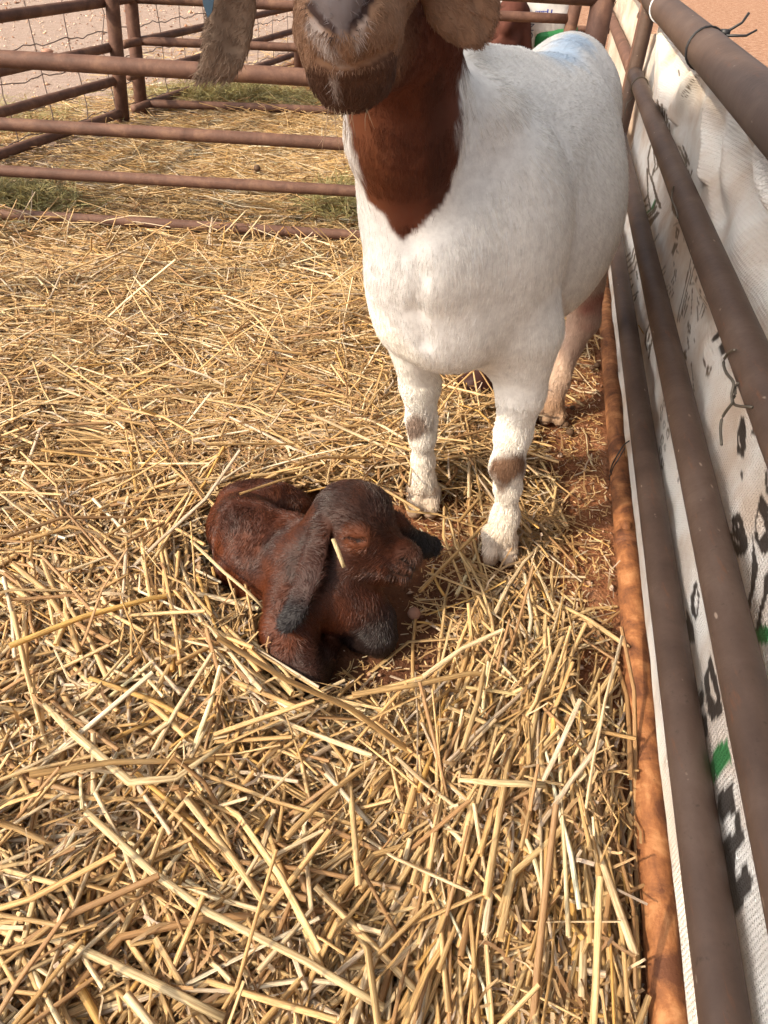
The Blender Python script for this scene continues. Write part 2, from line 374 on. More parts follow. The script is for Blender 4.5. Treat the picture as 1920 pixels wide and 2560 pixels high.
panel('second cross panel of rusty pipe in front of the far pens', 'fence panel', None, B0, SB, 2.46, [.05, .208, .362, .558, .80], [.0225, .0225, .022, .025, .033], [0, 2.46], RUST_RED, postr=.036, lean=(.05, 0))
panel('far left side pipe panel beyond the corner post', 'fence panel', None, C1+SA*.12, SA, 3.0, [.05, .208, .362, .558, .80], [.021, .021, .021, .022, .028], [3.0], RUST_RED, postr=.028)
B2 = C1+SA*2.1+np.array([.35, 0, 0])
panel('third cross panel of rusty pipe deep among the pens', 'fence panel', None, np.array([-.85, 6.35, 0]), SB, 2.4, [.05, .208, .362, .558, .80], [.022]*5, [0, 2.4], RUST_RED, postr=.033)
# wire netting on the outside of the left pens
L_ = []; nN = np.array([-SA[1], SA[0], 0])
nb = C1-SA*3.2+nN*.06; r_ = np.random.default_rng(3)
for k in range(27):
    p = nb+SA*(k*.27); L_.append(tube([p+np.array([0, 0, z])+SA*r_.normal(0, .012)+nN*r_.normal(0, .008) for z in np.linspace(0.0, 1.0, 9)], 0.0030, 5))
nv = mesh('stay_wire', *joinvf(L_), GALV, None)
netting = empty('wire_netting', tuple(nb), 'hinged joint wire netting with wavy line wires along the left pens', 'netting')
nv.parent = netting; nv.matrix_parent_inverse = netting.matrix_world.inverted(); nv['kind'] = 'stuff'
for z in (.06, .17, .29, .42, .56, .72, .9):
    P = [nb+SA*t+np.array([0, 0, z+.007*math.sin(t*23+z*9)+.004*math.sin(t*61)]) for t in np.arange(0, 7.1, .045)]
    mesh('line_wire', *tube(P, .0027, 5), GALV, netting)
# ------------------------------------------------------------------ sack cloth on the right fence
SS = np.arange(-.15, 3.08, .006); HH = np.linspace(0.0, 1.0, 230)
s_, t_ = np.meshgrid(SS, HH, indexing='ij')
topz = .775-.012*np.sin(s_*9)+.0*s_; topz = topz-.03*np.exp(-((s_-2.5)/.22)**2)-.02*np.exp(-((s_-1.2)/.3)**2); botz = .012+.006*np.sin(s_*13)+.02*np.clip((s_-1.55)/.1, 0, 1)*np.clip((1.9-s_)/.1, 0, 1)
hz = botz+(topz-botz)*t_
def sheet_off(s, h):
    P = np.stack([s*1.0, h*1.0], -1)
    o = .038+.013*fbm(P, 9, 21)+.005*fbm(P, 34, 22)
    up = np.clip((h-.60)/.08, 0, 1)
    for (s0, h0, s1, h1, w, amp) in [(1.95, .78, 1.25, .45, .035, -.022), (1.95, .78, 1.0, .60, .04, .028), (1.95, .78, 2.2, .6, .05, -.022), (2.75, .78, 2.3, .62, .06, -.04),
                                     (1.25, .78, .7, .5, .05, .03), (1.4, .78, 1.0, .66, .03, -.02), (1.95, .78, 1.45, .58, .025, .022), (.5, .6, 1.4, .45, .03, .022), (.3, .33, 1.5, .30, .02, .018), (.6, .75, .2, .3, .05, .03), (.4, .12, 2.5, .11, .015, .014)]:
        dx, dy = s1-s0, h1-h0; L2 = dx*dx+dy*dy; u = np.clip(((s-s0)*dx+(h-h0)*dy)/L2, 0, 1.15); dist = np.hypot(s-s0-dx*u, h-h0-dy*u); wd = w*(.25+u)
        o = o+1.45*amp*np.exp(-(dist/wd)**2)*np.clip(u*5, 0, 1)*np.clip((1.15-u)*3, 0, 1)
    o = np.where(h > .74, o+(.030-o)*np.clip((h-.74)/.03, 0, 1)*.7, o)
    w_ = np.clip((h-.062)/.012, 0, 1)*np.clip((.150-h)/.02, 0, 1); o = o*(1-w_)+w_*(.004+.25*(o-.038))
    # cloth never enters a rail
    for hh, rr in zip(HS, RS):
        o = np.where(np.abs(h-hh) < rr+.012, np.maximum(o, rr+.004), o)
    return np.maximum(o, -.01)
off = sheet_off(s_, hz); sm = off.copy()
for _ in range(4): sm[1:-1, 1:-1] = (sm[1:-1, 1:-1]*2+sm[:-2, 1:-1]+sm[2:, 1:-1]+sm[1:-1, :-2]+sm[1:-1, 2:])/6
Vs = (FN*(FL+sm)[..., None]+FU*s_[..., None]+np.array([0, 0, 1.])*hz[..., None])
ns, nt = s_.shape; Vs = Vs.reshape(-1, 3); i = np.arange((ns-1)*(nt-1)); a = (i//(nt-1))*nt+i % (nt-1)
Fs = np.stack([a, a+1, a+nt+1, a+nt], 1)
pxs, pys = px(Vs); Cs = np.tile(np.array([.80, .77, .72]), (len(Vs), 1)); Cs *= (1+.05*fbm(Vs, 5, 5))[:, None]
BK, GR, GB = (.045, .040, .036), (.04, .22, .075), (.15, .12, .09)
def inpoly(poly):
    p = np.asarray(poly, float); bb = (pxs > p[:, 0].min()) & (pxs < p[:, 0].max()) & (pys > p[:, 1].min()) & (pys < p[:, 1].max()); k = np.where(bb)[0]
    x, y = pxs[k], pys[k]; c = np.zeros(len(k), bool)
    for j in range(len(p)):
        x1, y1 = p[j]; x2, y2 = p[(j+1) % len(p)]
        if y1 == y2: continue
        c ^= ((y1 > y) != (y2 > y)) & (x < (x2-x1)*(y-y1)/(y2-y1)+x1)
    return k[c]
WH = None
def shape(org, sc, pts, colr=BK, holes=()):
    f = lambda q: [(org[0]+x/sc, org[1]+y/sc) for x, y in q]
    k = set(inpoly(f(pts)).tolist())
    for h in holes: k -= set(inpoly(f(h)).tolist())
    k = np.array(sorted(k), int)
    if len(k): Cs[k] = np.array(colr)*(1+.3*rng.random((len(k), 1)))
def line(org, sc, pts, w, colr=GB):
    P = np.array([(org[0]+x/sc, org[1]+y/sc) for x, y in pts]); w = w/sc/2
    for a_, b_ in zip(P[:-1], P[1:]):
        d = nrm(b_-a_); n_ = np.array([-d[1], d[0]])*w; e = d*w*.4
        k = inpoly([a_-e+n_, b_+e+n_, b_+e-n_, a_-e-n_])
        if len(k): Cs[k] = colr
A3, S3 = (1600, 1000), 3.6875
shape(A3, S3, [(965, 130), (985, 300), (985, 430), (960, 545), (905, 490), (900, 330), (930, 180)], holes=[[(915, 330), (940, 430), (918, 410)]])
shape(A3, S3, [(905, 1030), (845, 1100), (870, 1170), (815, 1230), (840, 1370), (910, 1450), (960, 1430), (1015, 1370), (985, 1230), (940, 1070)], holes=[[(855, 1270), (905, 1290), (940, 1350)], [(822, 1222), (930, 1140), (934, 1150), (826, 1236)]])
shape(A3, S3, [(525, 1665), (558, 1800), (545, 1950), (520, 2045), (480, 1950), (472, 1800)], holes=[[(525, 1750), (543, 1850), (525, 1960), (505, 1880)]])
shape(A3, S3, [(1120, 860), (1200, 990), (1200, 1400), (1130, 1440), (1060, 1260), (1080, 1020)], holes=[[(1100, 1010), (1080, 1150), (1110, 1300), (1165, 1200), (1135, 1080)]])
shape(A3, S3, [(1045, 1240), (1070, 1400), (1105, 1560), (1085, 1640), (1050, 1840), (1025, 1800), (1040, 1560)])
shape(A3, S3, [(1150, 1640), (1200, 1580), (1200, 1750), (1140, 1950), (1110, 2140), (1075, 2120), (1105, 1950), (1140, 1800)])
shape(A3, S3, [(1040, 2140), (1110, 2100), (1200, 2070), (1220, 2250), (1100, 2260)], GR)
shape(A3, S3, [(990, 1900), (1030, 1720), (1045, 1860), (1000, 2010)])
shape(A3, S3, [(930, 640), (962, 680), (952, 750), (935, 720)]); shape(A3, S3, [(1080, 245), (1060, 310), (1028, 335), (1045, 280)])
shape(A3, S3, [(1190, 600), (1158, 700), (1160, 800), (1190, 900)]); shape(A3, S3, [(382, 680), (345, 810), (358, 730)])
shape(A3, S3, [(440, 1930), (500, 2100), (515, 2240), (450, 2240), (425, 2090)])
for (cx, cy, w, h) in [(228, 25, 16, 35), (205, 85, 13, 40), (200, 150, 12, 45), (228, 230, 14, 40), (262, 310, 16, 55), (210, 370, 15, 50), (195, 470, 12, 45), (236, 440, 10, 40), (212, 590, 14, 60), (265, 170, 9, 30), (352, 610, 9, 28)]:
    shape(A3, S3, [(cx+w*math.sin(t), cy-h*math.cos(t)-.25*w*math.sin(t)) for t in np.linspace(0, 6.1, 10)], GB, holes=[[(cx+w*.45*math.sin(t), cy-h*.6*math.cos(t)) for t in np.linspace(0, 6.1, 8)]])
A4, S4 = (1700, 1600), 3.159
shape(A4, S4, [(250, 110), (310, 350), (345, 570), (260, 655), (225, 570), (195, 320)], holes=[[(232, 240), (305, 480), (285, 500), (250, 440)]])
shape(A4, S4, [(290, 840), (380, 780), (415, 960), (290, 1090), (265, 1150), (236, 1010)], GR)
shape(A4, S4, [(310, 1210), (425, 1125), (445, 1360), (330, 1440), (300, 1340)]); shape(A4, S4, [(470, 1350), (525, 1610), (440, 1660), (440, 1400)])
shape(A4, S4, [(345, 1600), (440, 1500), (450, 1880), (530, 1760), (590, 1900), (560, 2000), (470, 2150), (430, 2180), (380, 1900)])
shape(A4, S4, [(150, 410), (195, 400), (200, 480), (165, 540)]); shape(A4, S4, [(175, 600), (215, 590), (230, 720), (210, 810), (190, 740)])
A2, S2 = (1520, 500), 4.1475
shape(A2, S2, [(712, 270), (752, 320), (725, 412), (702, 390)], GB, holes=[[(722, 325), (735, 345), (722, 360)]]); shape(A2, S2, [(690, 440), (735, 450), (710, 510), (680, 585), (662, 550)], GB)
shape(A2, S2, [(715, 515), (742, 550), (712, 545)], GB); shape(A2, S2, [(780, 290), (805, 350), (790, 355)], GB); shape(A2, S2, [(785, 400), (803, 402), (793, 440)], GB)
shape(A2, S2, [(520, 0), (550, 20), (555, 90), (530, 80)], GB); shape(A2, S2, [(665, 0), (700, 70), (745, 185), (700, 170), (665, 110)], GB)
shape(A2, S2, [(515, 110), (540, 140), (485, 210), (440, 290), (410, 220), (465, 180)], GB)
for q in [[(340, 30), (390, 0)], [(385, 150), (460, 90), (500, 0)], [(400, 200), (480, 130), (510, 60)], [(350, 90), (420, 50)]]: line(A2, S2, q, 20, GR if q[0][0] == 385 else GB)
for q in [[(685, 265), (760, 220)], [(465, 400), (480, 440), (535, 345)], [(690, 640), (692, 690)], [(700, 725), (690, 800), (650, 865)], [(712, 725), (705, 830), (670, 880)], [(555, 750), (605, 675)], [(570, 790), (600, 740)],
          [(870, 600), (790, 960), (720, 1260)], [(890, 630), (810, 980), (745, 1260)], [(905, 680), (870, 800), (850, 880), (905, 860), (930, 780)], [(600, 910), (640, 880)], [(615, 950), (670, 890)], [(620, 1000), (680, 920)], [(640, 1040), (690, 960)],
          [(1030, 960), (960, 1180)], [(1045, 1010), (980, 1220)], [(960, 920), (975, 1010), (930, 1010), (950, 1090)], [(880, 920), (870, 1190)], [(830, 960), (800, 1110), (770, 1200)], [(850, 1000), (790, 1230)], [(930, 1100), (935, 1250)], [(870, 1690), (900, 2000)]]: line(A2, S2, q, 9)
shape(A2, S2, [(970, 840), (1000, 850), (1015, 920), (985, 890)], GB); shape(A2, S2, [(835, 1250), (862, 1320), (862, 1395), (835, 1370), (828, 1300)], GB, holes=[[(843, 1300), (855, 1330), (843, 1350)]])
shape(A2, S2, [(825, 1400), (850, 1500), (860, 1560), (835, 1550)], GB); shape(A2, S2, [(890, 1430), (912, 1450), (900, 1500)], GB)
shape(A2, S2, [(1068, 1450), (1140, 1370), (1190, 1370), (1160, 1420), (1085, 1490)], BK); shape(A2, S2, [(1160, 1480), (1230, 1510), (1240, 1570), (1195, 1620), (1165, 1560)], BK)
shape(A2, S2, [(990, 1620), (1025, 1680), (1020, 1740), (995, 1700)], GB); shape(A2, S2, [(1030, 1720), (1090, 1740), (1050, 1840), (1020, 1820)], GB, holes=[[(1050, 1750), (1065, 1760), (1050, 1790)]])
shape(A2, S2, [(780, 1590), (815, 1550), (825, 1640), (800, 1690)], GB)
for q in [[(190, 600), (240, 545)], [(190, 660), (250, 600), (270, 500)], [(200, 720), (270, 640), (285, 560)], [(210, 780), (280, 720), (300, 640)], [(215, 840), (250, 820)], [(240, 930), (265, 870)], [(245, 1015), (320, 950)], [(275, 1050), (300, 990)], [(310, 820), (300, 740)],
          [(430, 1190), (440, 1270), (400, 1380)], [(400, 1390), (390, 1480), (410, 1560)], [(440, 1380), (415, 1470)], [(470, 1400), (425, 1650)], [(435, 1500), (430, 1560)]]: line(A2, S2, q, 15)
A1, S1 = (1560, 60), 4.425
for q in [[(372, 840), (395, 960), (430, 1040)], [(422, 880), (430, 1000), (450, 1080)], [(455, 960), (450, 1050), (470, 1120)], [(490, 1040), (485, 1090), (465, 1160)], [(505, 1100), (512, 1230)], [(400, 900), (410, 1040)], [(475, 1000), (478, 1100)],
          [(610, 1350), (690, 1500), (700, 1580)], [(655, 1350), (700, 1470), (730, 1560)], [(640, 1400), (690, 1560)], [(715, 1620), (740, 1690)], [(760, 1620), (745, 1680)],
          [(300, 1340), (270, 1480), (280, 1640), (320, 1760), (380, 1990)], [(330, 1400), (350, 1560), (310, 1700), (350, 1850), (410, 2040)], [(370, 1500), (380, 1580), (340, 1640)], [(260, 1600), (270, 1900), (300, 2060)], [(230, 2150), (330, 2060), (360, 1960)], [(200, 2010), (265, 1900)], [(530, 1960), (560, 2060), (610, 2150)],
          [(900, 540), (800, 590), (740, 650), (690, 720)], [(740, 650), (720, 760), (690, 800)], [(690, 720), (640, 800)], [(605, 510), (618, 570)]]: line(A1, S1, q, 17)
sheet = mesh('sack_cloth', Vs, Fs, SHEET, None, True, Cs, np.stack([s_.ravel(), hz.ravel()], 1))
mod = sheet.modifiers.new('thick', 'SOLIDIFY'); mod.thickness = .0012; mod.offset = 1
tag(sheet, 'off white woven feed sacking with black and green print tied outside the brown fence', 'sacking')
# next length of sacking beyond the end post
SS2 = np.arange(3.2, 5.6, .03); HH2 = np.linspace(0, 1, 40); s2, t2 = np.meshgrid(SS2, HH2, indexing='ij'); h2 = .03+(.74-.1*np.abs(np.sin(s2*2.2)))*t2
o2 = .045+.018*fbm(np.stack([s2, h2], -1), 11, 4); V2 = (FN*(FL+o2)[..., None]+FU*s2[..., None]+np.array([0, 0, 1.])*h2[..., None]).reshape(-1, 3)
n1, n2 = s2.shape; i = np.arange((n1-1)*(n2-1)); a = (i//(n2-1))*n2+i % (n2-1)
sh2 = mesh('sack_cloth', V2, np.stack([a, a+1, a+n2+1, a+n2], 1), SHEET, None, True, np.tile([.70, .60, .50], (len(V2), 1)), np.stack([s2.ravel(), h2.ravel()], 1))
sh2.modifiers.new('thick', 'SOLIDIFY').thickness = .0012
tag(sh2, 'plain cream sacking on the rust red panel past the end post', 'sacking')
# added, unseen canvas strip left behind the camera, put in to shade fence and chest
cvr = empty('added_shade_strip', (-1.5, -.6, 0), 'added grey canvas strip on two posts, out of view, shading the fence', 'added_shade')
yy = np.linspace(-2.9, 1.80, 60); Vb = np.concatenate([np.stack([-1.5+.02*np.sin(yy*3+k), yy, np.full(60, z_)+.012*np.sin(yy*2.3)], 1) for k, z_ in enumerate((1.84, 2.2, 2.62))])
mesh('canvas', Vb, [(r0*60+i_, r0*60+i_+1, (r0+1)*60+i_+1, (r0+1)*60+i_) for r0 in (0, 1) for i_ in range(59)], mat_plain('added_shade_canvas', (.4, .38, .35), .9, .1), cvr)
for y_ in (-2.9, 1.82): mesh('post', *tube([(-1.5, y_, -.02), (-1.5, y_, 1.3), (-1.5, y_, 2.66)], .02, 12), RUST_RED, cvr)
# ------------------------------------------------------------------ ties
def ring(s, h, r, w=.002, tilt=0., mat=BLACK, turns=1, name='cable_tie', label='', group=None, extra=()):
    T = []
    for k in range(turns):
        P = [fp(s+k*.006+tilt*math.cos(t), h+r*math.sin(t), r*math.cos(t)) for t in np.linspace(0, 2*math.pi, 25)]
        T.append(tube(P, w, 6))
    T += list(extra)
    o = mesh(name, *joinvf(T), mat); tag(o, label, 'tie' if 'tie' in name else 'wire', group); return o
hd = fp(1.86, .805+.030, .030)
ring(1.86, .805, .0385, .0022, .012, BLACK, 2, 'cable_tie', 'black cable tie with long tails around the thick top rail', None,
     [box(hd, (.016, .012, .012)), tube([hd, hd+np.array([.03, .006, .018]), hd+np.array([.04, .012, .034])], [.003, .0025, .003], 6), tube([hd+np.array([0, -.01, -.004]), hd+np.array([.04, -.01, -.002]), hd+np.array([.06, -.004, .008])], [.003, .0025, .002], 6)])
ring(2.75, .805, .0385, .0022, .0, WHITEP, 2, 'cable_tie', 'white ties doubled round the top rail near its far end')
ring(2.88, .578, .028, .002, .01, WIRE, 1, 'tie_wire', 'thin wire loop with a loose tail round the far end of the fourth rail', None, [tube([fp(2.88, .55, -.01), fp(2.86, .53, -.03), fp(2.85, .50, -.03)], .002, 6)])
def at_s(x, y, o=0.):   # photo pixel on the fence plane shifted by o
    r = ray(x, y); t = (FL+o)/(r@FN); return CO+r*t
def wire_px(name, pts, o, w, mat, label, cat='wire'):
    P = [at_s(x, y, o if np.isscalar(o) else o[i]) for i, (x, y) in enumerate(pts)]
    Q = [P[0]]
    for a_, b_ in zip(P[:-1], P[1:]): Q += [a_+(b_-a_)*t for t in (.33, .67, 1)]
    Q = np.array(Q); 
    for _ in range(2): Q[1:-1] = (Q[:-2]+2*Q[1:-1]+Q[2:])/4
    return tag(mesh(name, *tube(Q, w, 8), mat), label, cat)
wire_px('tie_wire', [(1838, 875), (1822, 878), (1806, 905), (1815, 935), (1838, 955), (1828, 985), (1832, 1008), (1825, 1015), (1806, 1040), (1800, 1068), (1804, 1112)], -.03, .0019, WIRE, 'thick bent tie wire with a twisted tail hanging from the fourth rail')
wire_px('tie_wire', [(1846, 958), (1836, 968), (1840, 985), (1830, 1000), (1835, 1015), (1880, 1018)], -.026, .0018, WIRE, 'twisted end of wire poking out level below the bent tie')
wire_px('tie_wire', [(1685, 465), (1680, 480), (1678, 500), (1690, 520), (1694, 545)], -.026, .0016, WIRE, 'small hooked wire on the upper side of the fourth rail')
wire_px('tie_wire', [(1578, 1100), (1562, 1108), (1545, 1135), (1528, 1165), (1524, 1192)], [.01, -.012, -.022, -.028, -.02], .0017, BLACK, 'black doubled wire slanting over the rusty bottom rail')
wire_px('tie_wire', [(1562, 1120), (1546, 1148), (1532, 1168), (1524, 1200)], [-.01, -.022, -.028, -.02], .0015, BLACK, 'second black strand beside the doubled wire on the bottom rail')
wire_px('tie_wire', [(1540, 4), (1527, 30), (1518, 65), (1506, 95), (1500, 108), (1508, 118)], .0, .0022, WIRE, 'long loose wire curling down past the far post')
# ------------------------------------------------------------------ mother goat
def arange2(segs):
    out = []
    for a_, b_, d in segs: out.append(np.arange(a_, b_, d))
    return np.concatenate(out+[[segs[-1][1]]])
G = Field(arange2([(-.30, .34, .0042), (.34, .62, .006)]), arange2([(.62, .84, .0032), (.84, 1.2, .005), (1.2, 2.05, .007)]), arange2([(-.02, .40, .0055), (.40, .76, .0065), (.76, 1.0, .0032), (1.0, 1.24, .006)]))
bu = nrm([.36, 1, .03])
G.ell((.205, 1.42, .620), (.160, .50, .195), bu, .03)
G.ell((.262, 1.55, .590), (.165, .30, .19), bu, .04)            # wide belly
G.ell(at(1378, 565, 1.42), (.130, .285, .165), bu, .04)
G.ell((.335, 1.80, .665), (.130, .20, .145), bu, .05)            # rump
G.cone((.105, 1.12, .765), (.185, 1.42, .765), .065, .045, .06)      # withers
G.cone((.30, 1.66, .765), (.345, 1.84, .755), .048, .045, .05)     # croup
G.ell(at(1155, 640, 1.13), (.128, .15, .17), bu, .04)          # chest
G.ell(at(1000, 640, 1.05), (.052, .065, .14), (0, 1, 0), .035)    # right point of shoulder
G.ell(at(1120, 800, 1.06), (.090, .09, .078), (0, 1, 0), .04)   # brisket
G.ell(at(1290, 640, 1.12), (.070, .11, .17), bu, .04)           # left shoulder
G.chain([at(1030, 490, 1.07), at(1008, 330, 1.0), at(1000, 150, .975), at(985, -40, .96)], [.074, .070, .064, .066], .04)
G.cone(at(1085, 440, 1.14), at(1030, 120, 1.04), .095, .055, .04)
# legs
def leg(pts, rs, k=.04): G.chain(pts, rs, k)
leg([at(1022, 830, 1.15), at(1050, 960, 1.19), at(1054, 1050, 1.20), at(1056, 1090, 1.20), at(1058, 1150, 1.21), at(1059, 1205, 1.205)], [.044, .034, .0265, .0225, .0195, .0255], .045)
leg([at(1300, 840, 1.10), at(1302, 980, 1.09), at(1284, 1080, 1.09), at(1268, 1165, 1.085), at(1270, 1215, 1.09), at(1264, 1285, 1.09), at(1252, 1330, 1.075)], [.070, .040, .029, .0275, .0215, .0215, .0275], .05)
leg([(.405, 1.72, .50), (.445, 1.735, .40), at(1460, 800, 1.72), at(1430, 860, 1.70), at(1398, 950, 1.63), at(1380, 1010, 1.61)], [.08, .058, .036, .026, .0225, .027], .04)
leg([(.25, 1.85, .50), (.22, 1.84, .34), (.215, 1.86, .24), (.20, 1.84, .10), (.20, 1.81, .05)], [.09, .055, .034, .026, .03], .05)
for (x1, y1, x2, y2) in ():
    pass
for (cx, cy, yy, w) in [(1058, 1240, 1.205, 0), (1250, 1360, 1.07, 0), (1378, 1035, 1.60, 0)]:
    c_ = at(cx, cy, yy)
    for sg in (-1, 1):
        G.cone(c_+np.array([sg*.012, .008, .012]), np.array([c_[0]+sg*.018, c_[1]-.022, .014]), .0195, .0155, .012)
        G.cone(c_+np.array([sg*.014, .035, .0]), np.array([c_[0]+sg*.016, c_[1]+.02, .016]), .016, .013, .02)
    G.cone(c_+np.array([0, -.034, .03]), np.array([c_[0], c_[1]-.045, .0]), .003, .006, .008, cut=True)
G.cone(at(1150, 150, 1.18), at(1270, 185, 1.38), .030, .026, .05)
for q1, q2 in (((1064, 1225), (1062, 1280)), ((1256, 1345), (1252, 1395))): G.cone(surf(G, *q1), surf(G, *q2), .0035, .005, .010, cut=True)
# crease between shoulder and chest
cr = [surf(G, *q) for q in ((1022, 600), (1048, 690), (1038, 790), (1060, 860))]
for a_, b_ in zip(cr[:-1], cr[1:]): G.cone(a_, b_, .004, .004, .022, cut=True)
# head: built about the muzzle, skull behind and above the frame
G.ell((.015, .86, 1.075), (.070, .095, .075), (0, -1, -.55), .04)
G.cone((.010, .84, 1.05), at(866, 40, .735), .064, .040, .035)
G.ell(at(870, 66, .728), (.032, .038, .036), (0, 1, 0), .03)        # upper lip mass
G.ell(at(812, 95, .735), (.0175, .030, .031), (0, 1, 0), .014); G.ell(at(938, 80, .735), (.020, .035, .033), (0, 1, 0), .014)
G.ell(at(852, 8, .708), (.026, .022, .028), (0, 1, 0), .018)          # nose pad
G.ell(at(870, 194, .742), (.0275, .028, .020), (0, 1, 0), .014)        # lower lip and chin
G.ell(at(925, 165, .755), (.020, .034, .018), (0, 1, 0), .014)
G.cone(at(872, 180, .77), at(905, 110, .86), .026, .040, .03)
G.cone(at(900, 60, .86), at(1010, 40, .93), .055, .06, .04)
# cuts: nostrils, mouth
for pts in ([(776, 12), (796, 44), (834, 74)], [(928, -8), (908, 34), (872, 72)]):
    NP = [surf(G, *q) for q in pts]
    for a_, b_ in zip(NP[:-1], NP[1:]): G.cone(a_, b_, .0056, .0042, .005, cut=True)
G.cone(surf(G, 851, 92), surf(G, 853, 150), .0022, .0022, .006, cut=True)
mp = [surf(G, *q) for q in ((790, 156), (825, 170), (868, 174), (925, 156), (975, 124))]
for a_, b_ in zip(mp[:-1], mp[1:]): G.cone(a_, b_, .0042, .0042, .006, cut=True)
# ears
en = nrm(np.array([.15, -1, .35]))
for pts, rs in (([(-.055, .88, 1.07), at(580, -90, .74), at(575, 40, .735), at(570, 105, .73), at(556, 148, .725), at(500, 183, .72)], [.020, .023, .0190, .0175, .0145, .005]),
                ([(.075, .88, 1.07), at(1130, -60, .80), at(1152, -10, .80), at(1170, 35, .80), at(1192, 72, .80)], [.022, .028, .033, .0265, .011])):
    for a_, b_, ra_, rb_ in zip(pts[:-1], pts[1:], rs[:-1], rs[1:]): G.cone(a_, b_, ra_, rb_, .012, (en, 3.6))
ee = [surf(G, *q, .001) for q in ((532, 5), (528, 110), (516, 165))]
for a_, b_ in zip(ee[:-1], ee[1:]): G.cone(a_, b_, .0035, .003, .006)
for q1, q2 in (((590, -5), (585, 110)), ((1185, 0), (1215, 70)), ((1130, 0), (1165, 80))): G.cone(surf(G, *q1), surf(G, *q2), .003, .003, .012, cut=True)
# tail
G.chain([(.40, 1.95, .76), (.41, 2.0, .74), (.415, 2.02, .67)], [.03, .022, .012], .03)
VM, FM = G.nets(); VM = relax(VM, FM, 2, .5); NM = vnormals(VM, FM)
hm = (VM[:, 1] < .93)*1.; VM = VM+NM*(hm*.0011*fbm(VM, 170, 91)+.0005*fbm(VM, 45, 92)+hm*.0012*fbm(VM, 60, 93)+hm*.0035*fbm(VM, 26, 96)*(np.abs(VM[:, 0]-.0) > .07))[:, None]; NM = vnormals(VM, FM)
def sstep(a_, b_, x): t = np.clip((x-a_)/(b_-a_), 0, 1); return t*t*(3-2*t)
tipP = at(1010, 600, .93)
KR, KL = at(1268, 1165, 1.06), at(1042, 1070, 1.18)
MZ = at(866, 60, .70)
def polysd(q, poly):
    p = np.asarray(poly, float); d = np.full(len(q), 1e9); c = np.zeros(len(q), bool); x, y = q[:, 0], q[:, 1]
    for j in range(len(p)):
        a_, b_ = p[j], p[(j+1) % len(p)]; ba = b_-a_; w = q-a_; h = np.clip(w@ba/(ba@ba), 0, 1); d = np.minimum(d, np.linalg.norm(w-h[:, None]*ba, axis=1))
        if a_[1] != b_[1]: c ^= ((a_[1] > y) != (b_[1] > y)) & (x < (b_[0]-a_[0])*(y-a_[1])/(b_[1]-a_[1])+a_[0])
    return np.where(c, -d, d)
